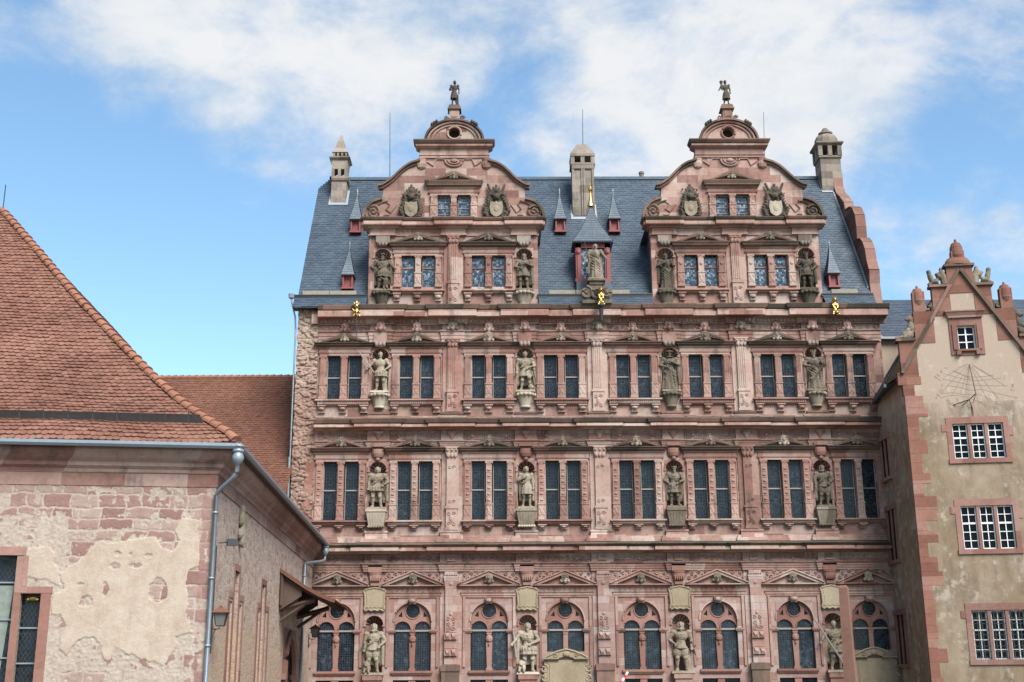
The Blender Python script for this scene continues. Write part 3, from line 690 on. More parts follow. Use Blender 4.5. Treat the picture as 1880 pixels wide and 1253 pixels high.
# tablets under the two short windows
for x in (WX[3], WX[7]):
    mb = MB().plate([(-.90, 2.6), (.90, 2.6), (.90, 4.58), (-.90, 4.58)], [], -.14, -.002).plate([(-.80, 2.7), (.80, 2.7), (.80, 4.46), (-.80, 4.46)], [], -.17, -.141)
    mb.sweep([(0, 4.58), (.08, 4.58), (.14, 4.64), (.14, 4.68), (0, 4.69)], [(-.95, -.1), (-.95, -.14), (-.35, -.14)]).sweep([(0, 4.58), (.08, 4.58), (.14, 4.64), (.14, 4.68), (0, 4.69)], [(.35, -.14), (.95, -.14), (.95, -.1)])
    mb.plate([(-1.0, 4.69), (-.3, 4.69), (0, 4.8), (.3, 4.69), (1.0, 4.69), (.78, 4.80), (.45, 4.96), (.2, 5.04), (0, 5.07), (-.2, 5.04), (-.45, 4.96), (-.78, 4.80)], [], -.16, -.01)
    mb.tube([(-1.02, -.16, 4.70), (-.78, -.16, 4.82), (-.45, -.16, 4.97), (-.2, -.16, 5.04), (0, -.16, 5.08), (.2, -.16, 5.04), (.45, -.16, 4.97), (.78, -.16, 4.82), (1.02, -.16, 4.70)], .05, 5)
    for s in (-1, 1):
        mb.spiral(s*.5, 4.82, -.18, .12, 1.3, 0, s, .03, 10).spiral(s*1.05, 4.2, -.1, .2, 1.5, PI/2, s, .06, 12).spiral(s*1.02, 3.75, -.1, .16, 1.5, PI/2, -s, .06, 12)
        mb.box(s*.97-.07, s*.97+.07, -.12, -.003, 2.6, 4.55)
    mb.ball((0, -.18, 4.86), (.16, .06, .12), 8, 5)
    put('tablet', mb.xf(lambda p: Vector((p.x+x, p.y, p.z))), M['plaque'], pal)

# ---- pilasters
def pilaster(z0, zp, zc, zt, kind):
    mb = MB().box(-.50, .50, -.05, -.002, z0, zt)
    mb.box(-.31, .31, -.22, -.051, z0, z0+.12).box(-.27, .27, -.20, -.051, z0+.12, zp-.1).box(-.32, .32, -.23, -.051, zp-.1, zp).box(-.25, .25, -.16, -.051, zp, zc)
    mb.box(-.26, .26, -.21, -.051, zp, zp+.07)
    if kind == 3:
        for q in (-.15, -.05, .05, .15): mb.box(q-.03, q+.03, -.185, -.161, zp+.12, zc-.06)
    mb.taper(-.25, .25, -.16, -.05, zc, zt-.08, -.33, .33, -.26, -.05).box(-.36, .36, -.28, -.051, zt-.08, zt)
    if kind != 1:
        for k in (-1, 0, 1):
            mb.ball((k*.17, -.20, zc+.12), (.09, .06, .13), 8, 5); mb.ball((k*.22, -.24, zt-.16), (.07, .06, .07), 8, 5)
    h = zp-z0-.24; c = z0+.12+h/2
    mb.ball((0, -.20, c), (.11, .06, h*.22), 8, 5)
    for s in (-1, 1):
        for q in (-1, 1): mb.spiral(s*.12, c+q*h*.27, -.21, .10, 1.3, 0, s*q, .03, 10)
    return mb
mp3 = pilaster(16.62, 17.72, 19.98, 20.42, 3).mesh('pilaster', M['trim'])
p2 = pilaster(10.74, 11.88, 14.30, 14.84, 2)
for s in (-1, 1): p2.spiral(s*.10, 12.15, -.17, .09, 1.2, 0, s, .025, 9).spiral(s*.10, 13.85, -.17, .09, 1.2, 0, s, .025, 9)
mp2 = p2.mesh('pilaster', M['trim'])
p1 = MB().box(-.52, .52, -.05, -.002, 1.3, 8.76).box(-.27, .27, -.19, -.051, 5.9, 8.05).taper(-.28, .28, -.19, -.05, 8.05, 8.45, -.34, .34, -.26, -.05).box(-.35, .35, -.27, -.051, 8.45, 8.52).box(-.3, .3, -.22, -.051, 8.52, 8.74)
for k in range(8): p1.ball((-.29+k*.083, -.27, 8.60), (.035, .03, .06), 6, 4)
for z0, z1, pr in ((5.55, 5.88, .27), (5.15, 5.53, .20), (4.80, 5.13, .27), (4.42, 4.78, .20)): p1.box(-.30, .30, -pr, -.051, z0, z1)
for z0, z1 in ((5.56, 5.86), (4.81, 5.11)):
    for s in (-1, 1): p1.taper(s*.145-.12, s*.145+.12, -.29, -.27, z0, (z0+z1)/2, s*.145-.05, s*.145+.05, -.36, -.27).taper(s*.145-.05, s*.145+.05, -.36, -.27, (z0+z1)/2, z1, s*.145-.12, s*.145+.12, -.29, -.27)
p1.ball((0, -.19, 8.2), (.13, .06, .13), 8, 5)
for s in (-1, 1):
    for k in range(3): p1.spiral(s*.14, 6.05+k*.24, -.20, .10, 1.3, k, s, .028, 9)
p1.ball((0, -.2, 6.2), (.10, .05, .2), 8, 6).ball((0, -.2, 6.75), (.08, .04, .08), 8, 5)
mp1 = p1.mesh('pilaster', M['pinkb'])
bs = MB().sweep([(0, 4.05), (.06, 4.05), (.1, 4.12), (.1, 4.38), (.04, 4.41), (0, 4.41)], [(-.36, 0), (-.36, -.27), (.36, -.27), (.36, 0)]).box(-.42, .42, -.33, 0, 1.3, 4.05)
mb1 = bs.mesh('pilaster_base', M['weather'])
for x in PX:
    for me in (mp3, mp2, mp1): o = inst('pilaster', me, pal, (x, 0, 0))
    inst('pilaster_base', mb1, o)
for x in NX:
    put('bracket', MB().box(x-.46, x+.46, -.42, 0, 3.72, 3.915).box(x-.40, x+.40, -.36, 0, 1.3, 3.72), M['trim'], pal)
# ================================================================== GABLES (built once, used twice)
WG = window_set(23.20, 24.92, 24.28, 25.33, 25.58, 26.13, 22.84, 23.02, 22.40, 4, 0)
WU = window_set(26.95, 28.29, 27.62, 28.70, 29.02, 29.55, 26.90, 26.93, 26.8, 5, 0)
WU['corbel'] = None; WU['pane'].materials[0] = M['glass_painted_sky']
mb = MB()
for q in (.33, .66, .97, 1.3): mb.box(-.335, .335, -.03, -.002, q-.015, q+.015)
WU['bar'] = mb.box(-.335, -.315, -.03, -.002, 0, 1.34).box(.315, .335, -.03, -.002, 0, 1.34).mesh('glazing_bar', M['greywood'])
gh = []
for c in (-1.82, 1.82): gh.append((c-.87, c+.87, 23.20, 24.94))
for c in (-3.66, 3.66): gh.append((c-.48, c+.48, 22.95, 24.86+.48))
low = wall_holes(-4.38, 4.38, 22.07, 26.45, gh, -.0, .45)
for s in (-1, 1): low.add([(s*4.38, 0, 22.07), (s*4.38, .5, 22.07), (s*4.38, .5, 26.45), (s*4.38, 0, 26.45)], [(0, 1, 2, 3)])
SC_ = [(4.0, 28.84), (3.8, 28.87), (3.6, 29.0), (3.38, 29.16), (3.17, 29.36), (2.98, 29.57), (2.8, 29.75), (2.62, 29.91), (2.44, 30.03), (2.26, 30.13), (2.08, 30.19), (1.80, 30.27)]
VO = [(4.73, 26.89), (4.76, 27.1), (4.70, 27.35), (4.60, 27.58), (4.45, 27.78), (4.28, 27.93), (4.05, 28.05), (3.75, 28.13)]
half = VO+[(3.71, 28.68)]+SC_+[(1.80, 30.92)]
outl = half+[(-p[0], p[1]) for p in reversed(half)]
up = MB().plate(outl, [[(-.87, 26.95), (.87, 26.95), (.87, 28.29), (-.87, 28.29)]], 0.0, .45)
dome = [(1.55*cos(PI*i/24), 31.35+1.22*sin(PI*i/24)) for i in range(25)]
oc8 = [(.30*cos(2*PI*i/16), 31.86+.30*sin(2*PI*i/16)) for i in range(16)]
up.plate(dome, [oc8], .02, .42)
low.join(up)
me_gable = low.mesh('gable', M['pink'])
gp = [(-4.38, .46), (-4.38, 0)]
for a in (-3.66, 0, 3.66):
    hw = .62
    gp += [(max(a-hw, -4.36), 0), (max(a-hw, -4.36), -.12), (min(a+hw, 4.36), -.12), (min(a+hw, 4.36), 0)]
gp += [(4.38, 0), (4.38, .46)]
me_gc = MB().sweep([(0, 26.0), (.06, 26.0), (.06, 26.11), (.03, 26.12), (.03, 26.36), (.12, 26.38), (.16, 26.44), (.36, 26.48), (.38, 26.52), (.38, 26.68), (.34, 26.70), (0, 26.70)], gp).mesh('gable_cornice', M['trim'])
me_gk = MB().sweep([(0, 26.704), (.35, 26.704), (.40, 26.74), (.46, 26.84), (.46, 26.89), (.02, 26.895)], gp).mesh('coping', M['weather'])
tp = [(-1.80, .46), (-1.80, 0), (1.80, 0), (1.80, .46)]
me_tc = MB().sweep([(0, 30.40), (.07, 30.40), (.07, 30.46), (.02, 30.47), (.02, 30.55), (.06, 30.56), (.06, 30.62), (.02, 30.63), (.02, 30.9), (.10, 30.93), (.22, 31.0), (.24, 31.02), (.24, 31.12), (0, 31.13)], tp).mesh('gable_cornice', M['trim'])
me_tk = MB().sweep([(0, 31.134), (.23, 31.134), (.28, 31.18), (.36, 31.30), (.36, 31.36), (-.1, 31.365)], tp).mesh('coping', M['weather'])
def ribbon(pts, th, y0, y1, sgn=1):
    inn = []
    for i in range(len(pts)):
        a = Vector((*pts[max(i-1, 0)], 0)); b = Vector((*pts[min(i+1, len(pts)-1)], 0)); d = (b-a).normalized()
        inn.append((pts[i][0]-sgn*d.y*th, pts[i][1]+sgn*d.x*th))
    return MB().plate(list(pts)+inn[::-1], [], y0, y1)
cop = MB(); strap = MB(); rim = MB(); vols = []
for s in (-1, 1):
    P = [(s*p[0], p[1]+.02) for p in SC_]; cop.join(ribbon(P, .10, -.22, .52, s)).join(ribbon([(p[0], p[1]-.11) for p in P], .13, -.10, -.004, s))
    P = [(s*p[0], p[1]) for p in VO]; cop.join(ribbon([(p[0]+s*.02, p[1]) for p in P], .13, -.20, .52, s))
    vol = MB(); vols.append(vol); vol.spiral(s*4.2, 27.34, -.06, .43, 2.0, -PI/2 if s > 0 else -PI/2, s, .10, 40).ball((s*4.2, -.06, 27.30), (.1, .08, .1), 8, 5)
    vol.tube([(s*(p[0]-.28), -.04, p[1]-.18) for p in VO], .05, 5)
    # small straps
    strap.tube([(s*3.6, -.03, 27.95), (s*3.35, -.03, 27.75), (s*3.55, -.03, 27.5), (s*3.3, -.03, 27.3), (s*3.0, -.03, 27.75)], .035, 5)
    strap.box(s*3.5-.15, s*3.5+.15, -.05, -.001, 27.15, 27.2)
    strap.lathe([(.05, -.3), (.22, -.2), (.28, 0), (.2, .15), (.25, .3)], (s*1.72, -.02, 30.05), 10, 1, .5)
    strap.tube([(s*1.45, -.03, 30.2), (s*1.1, -.03, 29.95), (s*.95, -.03, 30.33), (s*.55, -.03, 30.33)], .04, 5)
strap.tube([(.5*cos(PI+PI*i/12), -.04, 30.33+.42*sin(PI+PI*i/12)) for i in range(13)], .05, 5)
strap.tube([(.36*cos(PI+PI*i/12), -.04, 30.33+.28*sin(PI+PI*i/12)) for i in range(13)], .04, 5).ball((0, -.03, 30.25), (.2, .08, .12), 8, 5)
D2 = [(1.60*cos(PI*i/24), 31.37+1.26*sin(PI*i/24)) for i in range(25)]
cop.join(ribbon(D2, .10, -.20, .46, 1)) ; rim.join(ribbon([(p[0]*.90, 31.36+(p[1]-31.36)*.90) for p in D2], .10, -.10, .019, 1)).join(ribbon([(p[0]*.76, 31.36+(p[1]-31.36)*.76) for p in D2], .06, -.05, .018, 1))
rim.tube([(.36*cos(2*PI*i/20), .0, 31.86+.36*sin(2*PI*i/20)) for i in range(21)], .06, 6)
for s in (-1, 1):                                     # knobs on the dome and foot scrolls of the top pedestal
    a = PI/2-s*.72
    for q in (-.14, 0, .14): cop.ball((1.62*cos(a+q*.7), -.12, 31.4+1.28*sin(a+q*.7)), (.09, .2, .13), 8, 5)
    cop.spiral(s*.42, 32.72, -.05, .13, 1.3, 0, s, .06, 10)
rim.box(-.26, .26, -.16, .36, 32.5, 33.16).box(-.17, .17, -.19, -.161, 32.72, 33.05)
cop.box(-.36, .36, -.26, .46, 33.16, 33.24).box(-.31, .31, -.21, .41, 33.24, 33.40)
me_cop = cop.mesh('coping', M['weather']); me_vol = [q.mesh('volute', M['weather']) for q in vols]; me_strap = strap.mesh('strapwork', M['trim']); me_rim = rim.mesh('pediment_arch', M['trim'])
me_ocu = MB().box(-.4, .4, .40, .42, 31.45, 32.27).mesh('oculus', M['dark'])  # near-black sheet paints the darkness inside the round opening
gpil = pilaster(22.12, 23.45, 25.55, 26.0, 3).mesh('pilaster', M['trim'])
# cheeks and roof of the dormer behind the gable
bodym = MB()
for s in (-1, 1):
    bodym.add([(s*4.28, .45, 22.2), (s*4.28, 4.4, 22.2), (s*4.28, 4.4, 26.75), (s*4.28, .45, 26.75)], [(0, 1, 2, 3)])
bodym.box(-4.2, 4.2, .9, 1.0, 22.3, 26.7)
bodym.add([(-4.6, .40, 26.55), (-4.6, 6, 26.55), (0, 6, 30.05), (0, .40, 30.05), (4.6, .40, 26.55), (4.6, 6, 26.55)], [(0, 1, 2, 3), (3, 2, 5, 4)])
bodym.add([(-4.6, .42, 26.5), (4.6, .42, 26.5), (4.6, 5, 26.5), (-4.6, 5, 26.5)], [(0, 1, 2, 3)])
me_body = bodym.mesh('dormer_body', M['slate2'])
gnich = niche(22.95, 24.86)
def arms(seed, wide):
    rg = random.Random(seed); mb = MB()
    for k in range(9):
        z = 27.05+k*.135; wdt = (.40+.1*sin(k*.7))*wide
        for s in (-1, 1):
            mb.ball((s*(wdt+rg.uniform(-.04, .05)), -.10, z), (rg.uniform(.06, .12), .12, rg.uniform(.07, .12)), 8, 5); mb.cap((s*wdt*.8, -.08, z), (s*(wdt+.14), -.12, z+.08), .05, .03, 6)
    for k in range(7):
        a = PI*(k+.5)/7; mb.cap((0, -.1, 28.05), (.30*wide*cos(a), -.14, 28.15+.42*sin(a)), .09, .05, 6)
    mb.ball((0, -.15, 28.03), (.17, .16, .17)).ball((0, -.12, 28.35), (.13, .12, .15)).ball((0, -.1, 28.62), (.07, .08, .1)).ball((0, -.05, 27.5), (.42*wide, .08, .62))
    if wide > 1:
        for s in (-1, 1): mb.cap((s*.2, -.1, 28.15), (s*.42, -.12, 28.7), .07, .06, 6)
    for k in range(8): mb.ball((rg.uniform(-.4, .4), -.06, rg.uniform(27.0, 28.5)), rg.uniform(.05, .1), 6, 4)
    return remesh(mb, 'coat_of_arms', M['statue_d'], .028, .02, 9, seed)
shp = [(-.27, 27.72), (-.1, 27.66), (0, 27.72), (.1, 27.66), (.27, 27.72), (.31, 27.4), (.26, 27.1), (.12, 26.96), (0, 26.92), (-.12, 26.96), (-.26, 27.1), (-.31, 27.4)]
me_sh = MB().plate([(p[0]*1.05, p[1]+.08) for p in shp], [], -.20, -.1).ball((0, -.2, 27.42), (.14, .04, .18), 8, 5).mesh('shield', M['statue_b'])
AM = [arms(3, .95), arms(4, 1.12), arms(5, .90), arms(6, 1.08)]
for gi, gx in enumerate(GX):
    g = inst('gable', me_gable, pal, (gx, 0, 0))
    tag(g, ('scrolled gable on the left, under the arms with one tall plume', 'scrolled gable on the right, beside the stepped side parapet')[gi])
    for nm, me in (('gable_cornice', me_gc), ('coping', me_gk), ('gable_cornice', me_tc), ('coping', me_tk), ('coping', me_cop), ('volute', me_vol[0]), ('volute', me_vol[1]), ('strapwork', me_strap), ('pediment_arch', me_rim), ('oculus', me_ocu), ('dormer_body', me_body), ('pilaster', gpil)): inst(nm, me, g)
    for c in (-1.82, 1.82): place_window(WG, gx+c, pal)
    place_window(WU, gx, pal)
    for k, s in enumerate((-1, 1)):
        a = inst('coat_of_arms', AM[gi*2+k], pal, (gx+s*2.23, -.02, 27.0-27.0*1.08), 0, (1.08, 1.1, 1.08)); inst('shield', me_sh, a)
        place_niche(gnich, gx+s*3.66, pal)
        mb = MB().box(-.36, .36, -.16, 0, 25.62, 25.98).taper(-.2, .2, -.14, 0, 25.40, 25.60, -.32, .32, -.22, 0)
        for q in (-1, 0, 1): mb.ball((q*.17, -.2, 25.52), (.08, .07, .11), 8, 5)
        put('capital', mb, M['chim'], pal, (gx+s*3.66, 0, 0))

# ================================================================== MAIN ROOF
AL_ = math.atan2(9.28, 6.0); RL = 11.05
nrm = Vector((0, -sin(AL_), cos(AL_)))
def rs(u, v): return Vector((u, .2+v*cos(AL_), 22.6+v*sin(AL_))), nrm
def rlim(v): return (-10.40+max(0, v-9.9)*.60, 19.42)
rf = MB()
rf.add([(-10.38, .22, 22.6), (19.4, .22, 22.6), (19.4, 6.2, 31.84), (-9.7, 6.2, 31.84), (-10.38, 5.6, 30.9)], [(0, 1, 2, 3, 4)])
rf.add([(-10.38, 12.2, 22.6), (19.4, 12.2, 22.6), (19.4, 6.2, 31.84), (-9.7, 6.2, 31.84), (-10.38, 6.8, 30.9)], [(0, 1, 2, 3, 4)])
rf.add([(-10.38, 5.6, 30.9), (-9.7, 6.2, 31.84), (-10.38, 6.8, 30.9)], [(0, 1, 2)])
def rs2(u, v): p, n = rs(u, v+.02*sin(u*.7+v)); return p, n
tiles(rf, rs2, rlim, .0, RL, .30, .205, .022, .02, .012, 1.5, random.Random(2))
roof = put('roof', rf, M['slate'], pal)
rd = MB()
for k in range(72):
    x = -9.75+k*.405; rd.add([(x, 6.02, 31.74), (x+.40, 6.02, 31.74), (x+.40, 6.2, 31.99), (x, 6.2, 32.0), (x, 6.38, 31.74), (x+.40, 6.38, 31.74)], [(0, 1, 2, 3), (3, 2, 5, 4)])
put('ridge', rd, M['slate'], roof)
SEG = [(-10.50, -6.78), (2.02, 7.88), (16.66, 19.25)]
for a, b in SEG:
    def ap(u, v): return Vector((u, -.56+v*.62, 22.02+v*.78)), Vector((0, -.78, .62))
    mb = tiles(MB(), ap, lambda v: (a, b), 0, .80, .30, .16, .02, .02, .01, 1.5, random.Random(4))
    mb.add([(a, -.56, 22.02), (b, -.56, 22.02), (b, -.05, 22.66), (a, -.05, 22.66)], [(0, 1, 2, 3)]).box(a, b, -.54, .1, 21.97, 22.02)
    put('eaves_apron', mb, M['slate'], pal)
    put('gutter', MB().box(a-.08, b, -.10, .08, 22.64, 22.78).box(a-.08, b, -.14, -.10, 22.74, 22.79), M['iron'], pal)
    sb = MB(); x = a+(.35 if a < -5 else .55)
    while x+1.1 < b-.05:
        sb.box(x, x+1.36, .26, .36, 22.86, 23.12); x += 1.40
    if a < 10 or True: put('snow_guard', sb, M['slab'], pal)
put('downpipe', MB().tube([(-10.62, -.3, 22.62), (-10.6, -.28, 22.35), (-10.42, -.1, 21.6), (-10.40, 0.05, 21.0), (-10.40, .06, 19), (-10.40, .06, 10)], .045, 8).lathe([(.06, 0), (.14, .05), (.16, .2), (.17, .25)], (-10.62, -.3, 22.5), 10), M['zinc'], pal)
# stepped parapet on the right end
pr = [(.38, 22.1), (.55, 23.5), (.42, 24.2), (.50, 24.28), (.75, 24.9), (.85, 25.5), (1.15, 26.0), (1.55, 26.36), (2.02, 26.45), (1.97, 27.2), (2.05, 27.9), (2.45, 28.45), (2.9, 28.7), (3.75, 28.85), (3.85, 29.35), (4.5, 29.95), (5.1, 30.4), (5.45, 31.0), (5.5, 31.9)]
pp = [(p[0], p[1]) for p in pr]+[(12.4-p[0], p[1]) for p in reversed(pr)]
mb = MB().plate(pp, [], 0, .42).xf(lambda p: Vector((19.36+p.y, p.x, p.z)))
put('stepped_parapet', mb, M['red'], pal)
pts = [Vector((p[0], p[1])) for p in pr]; cp = MB()
for i in range(len(pts)-1):
    a, b = pts[i], pts[i+1]; d = (b-a).normalized(); nn = Vector((-d.y, d.x))*.07
    cp.add([(x, q.x, q.y) for x in (19.30, 19.84) for q in (a, b, b+nn, a+nn)], [(0, 1, 2, 3), (7, 6, 5, 4), (0, 4, 5, 1), (2, 6, 7, 3), (3, 7, 4, 0), (1, 5, 6, 2)])
put('coping', cp, M['redtrim'], pal)
fl = MB()
for i in range(20):
    v = .8+i*.5; p, n = rs(19.3, v); p2, _ = rs(19.3, v+.5)
    fl.add([p+n*.05, p+n*.05+Vector((-.10, 0, 0)), p2+n*.05+Vector((-.10, 0, 0)), p2+n*.05], [(0, 1, 2, 3)])
fl.box(18.5, 19.35, .18, .28, 22.80, 22.86)
put('flashing', fl, M['lead'], pal)
# chimneys
def chim(kind, x, y, w_, z0, z1, zc):
    root = None; h = w_/2; mb = MB()
    if kind == 0:
        mb.box(x-h, x+h, y-h, y+h, z0, z1)
        mb.sweep([(0, z1), (.07, z1), (.12, z1+.12), (.12, z1+.25), (0, z1+.3)], [(x-h, y-h), (x+h, y-h), (x+h, y+h), (x-h, y+h), (x-h, y-h)][:5], False)
        g = z1+.3
        for cx in (-1, 0, 1):
            for cy in (-1, 1): mb.box(x+cx*h*.85-.08, x+cx*h*.85+.08, y+cy*h*.85-.08, y+cy*h*.85+.08, g, g+.42)
        for cy in (0,):
            for cx in (-1, 1): mb.box(x+cx*h*.85-.08, x+cx*h*.85+.08, y-.08, y+.08, g, g+.42)
        mb.taper(x-h*1.0, x+h*1.0, y-h, y+h, g+.42, g+.95, x-h*1.1, x+h*1.1, y-h*1.1, y+h*1.1).taper(x-h*1.1, x+h*1.1, y-h*1.1, y+h*1.1, g+.95, g+1.08, x-h*1.38, x+h*1.38, y-h*1.38, y+h*1.38).box(x-h*1.38, x+h*1.38, y-h*1.38, y+h*1.38, g+1.08, g+1.15)
        q = g+1.15
        for cx in (-.8, -.27, .27, .8):
            for cy in (-.8, .8): mb.box(x+cx*h-.06, x+cx*h+.06, y+cy*h-.06, y+cy*h+.06, q, q+.32)
        mb.taper(x-h*1.05, x+h*1.05, y-h*1.05, y+h*1.05, q+.32, q+.45, x-h*.85, x+h*.85, y-h*.85, y+h*.85).taper(x-h*.85, x+h*.85, y-h*.85, y+h*.85, q+.45, zc, x-.05, x+.05, y-.05, y+.05)
    elif kind == 1:
        mb.box(x-h, x+h, y-h*.8, y+h*.8, z0, z1)
        for q in (-1, -.08, .08, 1): mb.box(x+q*(h-.06)-.06, x+q*(h-.06)+.06, y-h*.8-.07, y-h*.8-.001, z0, z1-.25)
        mb.box(x-h-.01, x+h+.01, y-h*.8-.08, y-h*.8-.002, z1-.25, z1)
        b1 = (x-h*1.12, x+h*1.12, y-h*.95, y+h*.95); mb.box(*b1, z1, z1+.12)
        for cx in (-.92, 0, .92):
            for cy in (-.72, .72): mb.box(x+cx*h-.11, x+cx*h+.11, y+cy*h-.11, y+cy*h+.11, z1+.12, z1+.52)
        mb.box(*b1, z1+.52, z1+.68).taper(*b1, z1+.68, zc, x-h*.45, x+h*.45, y-.2, y+.2)
    else:
        mb.box(x-h, x+h, y-h, y+h, z0, z1).box(x-h*1.12, x+h*1.12, y-h*1.12, y+h*1.12, z1, z1+.12)
        for cx in (-.95, 0, .95):
            for cy in (-.95, .95): mb.box(x+cx*h-.12, x+cx*h+.12, y+cy*h-.12, y+cy*h+.12, z1+.12, z1+.75)
        for cx in (-.95, .95): mb.box(x+cx*h-.12, x+cx*h+.12, y-.12, y+.12, z1+.12, z1+.75)
        mb.taper(x-h*1.1, x+h*1.1, y-h*1.1, y+h*1.1, z1+.75, z1+.88, x-h*1.35, x+h*1.35, y-h*1.35, y+h*1.35).box(x-h*1.35, x+h*1.35, y-h*1.35, y+h*1.35, z1+.88, z1+.97)
        mb.lathe([(h*1.2, z1+.97), (h*1.15, z1+1.3), (h*.95, z1+1.55), (h*.55, z1+1.68), (h*.72, z1+1.72), (h*.72, z1+1.8), (h*.55, z1+1.86), (h*.5, zc-.25), (h*.25, zc)], (x, y, 0), 12)
    o = put('chimney', mb, M['chim'], roof)
    # dark openings inside the lantern and lead apron at the foot
    return o
c1 = chim(0, -9.12, 5.3, .86, 29.6, 31.2, 34.2); tag(c1, 'slim chimney with a pointed pyramid cap')
c2 = chim(1, 4.75, 4.7, 1.24, 28.5, 31.85, 33.25); tag(c2, 'broad panelled chimney with a hipped cap')
c3 = chim(2, 19.22, 6.0, 1.18, 30.3, 32.8, 34.9); tag(c3, 'chimney with a domed two-tier cap')
lf = MB()
for x, y, h in ((-9.12, 5.3, .43), (4.75, 4.7, .61), (19.2, 6.0, .5)):
    v = (y-h-.2)/cos(AL_); p, n = rs(x, v); p = p+n*.05
    dv = Vector((0, cos(AL_), sin(AL_)))
    for s in (-1, 1): lf.add([p+Vector((s*h, 0, 0)), p+Vector((s*(h+.12), 0, 0)), p+Vector((s*(h+.12), 0, 0))+dv*1.2, p+Vector((s*h, 0, 0))+dv*1.2], [(0, 1, 2, 3)])
    lf.add([p+Vector((-h-.12, 0, 0))-dv*.22, p+Vector((h+.12, 0, 0))-dv*.22, p+Vector((h+.12, 0, 0)), p+Vector((-h-.12, 0, 0))], [(0, 1, 2, 3)])
put('flashing', lf, M['lead'], roof)
put('vent_pipe', MB().lathe([(.13, 31.6), (.13, 32.15), (.16, 32.17), (.16, 32.3), (.1, 32.34)], (8.33, 6.3, 0), 8), M['chim'], roof)
for x, y, z0, z1, dx_ in ((-6.36, 6.2, 31.9, 36.1, -.08), (4.83, 4.8, 33.2, 35.6, .03), (15.55, 6.2, 31.9, 36.1, .16)):
    put('lightning_rod', MB().tube([(x, y, z0), (x+dx_, y, z1)], [.025, .015], 5), M['iron'], roof)
# pointed roof dormers
def spire(mb, x, y, z0, z1, w_, d_, flare=0.0):
    n = 8; vs = []
    for i in range(n+1):
        q = i/n; k = (1-q)**(1.0+flare)*(1+0)*1.0; k = k*.97+.03*(1-q)+.03
        vs += [(x-w_*k, y-d_*k, z0+(z1-z0)*q), (x+w_*k, y-d_*k, z0+(z1-z0)*q), (x+w_*k, y+d_*k, z0+(z1-z0)*q), (x-w_*k, y+d_*k, z0+(z1-z0)*q)]
    fs = [(i*4+a, i*4+(a+1) % 4, (i+1)*4+(a+1) % 4, (i+1)*4+a) for i in range(n) for a in range(4)]+[(0, 1, 2, 3)]
    return mb.add(vs, fs)
def spire_tiles(mb, x, y, z0, z1, w_, d_, fl, ex, wd):
    rg = random.Random(int(x*10)+50); n = int((z1-z0)/ex)
    for side in range(3):
        for r in range(n):
            q0, q1 = r/n, min((r+1.35)/n, 1); kf = lambda q: (1-q)**(1+fl)*.97+.03*(1-q)+.03
            W0 = (w_ if side == 0 else d_)*kf(q0); m = max(1, int(2*W0/wd)); sh = .5 if r % 2 else 0
            for i in range(m+1):
                a0, a1 = max(0, (i-sh)/m), min(1, (i+1-sh)/m)
                if a1-a0 < .05: continue
                def P(a, q, l):
                    k = kf(q); zz = z0+(z1-z0)*q
                    if side == 0: return (x+(2*a-1)*w_*k, y-d_*k-l, zz)
                    s = -1 if side == 1 else 1
                    return (x+s*(w_*k+l), y-s*s*(2*a-1)*d_*k*-1, zz)
                mb.add([P(a0, q0, .025), P(a1*.98+a0*.02, q0, .025), P(a1*.98+a0*.02, q1, .006), P(a0, q1, .006), P(a0, q0, .0), P(a1*.98+a0*.02, q0, .0)], [(0, 1, 2, 3), (0, 4, 5, 1)])
    return mb
def dormer(x, y, zb, zt, zs, w_, lab=None):
    h = w_/2; mb = MB().box(x-h, x-h+.08, y-.30, y+.9, zb-.1, zt).box(x+h-.08, x+h, y-.30, y+.9, zb-.1, zt).box(x-h, x+h, y-.26, y-.1, zt-.1, zt).box(x-h-.05, x+h+.05, y-.36, y, zb-.14, zb-.04).box(x-h+.06, x+h-.06, y-.15, y-.1, zb-.1, zt)
    o = put('roof_dormer', mb, M['redpaint'], pal)
    if lab: tag(o, lab)
    sp = spire(MB(), x, y+.12, zt, zs, h+.05, .48, .30); spire_tiles(sp, x, y+.12, zt, zs, h+.05, .48, .30, .14, .16)
    sp.box(x-h-.08, x+h+.08, y-.42, y+.7, zt-.05, zt+.01)
    inst('spire', sp.mesh('spire', M['slate3']), o)
    inst('finial', MB().lathe([(.075, -.55), (.055, -.25), (.03, 0), (.05, .05), (.03, .12), (.01, .25)], (x, y+.12, zs), 8).mesh('finial', M['lead']), o)
for x, y, zb, lab in ((-7.88, 3.34, 27.5, None), (-7.88, .75, 23.42, None), (3.36, 3.34, 27.5, None), (6.34, 3.34, 27.5, None), (17.45, .75, 23.42, None), (16.6, 3.4, 27.5, None), (18.0, 3.34, 27.5, None)):
    if x == 18.0: continue
    dormer(x, y, zb, zb+.66, zb+2.38, .54)
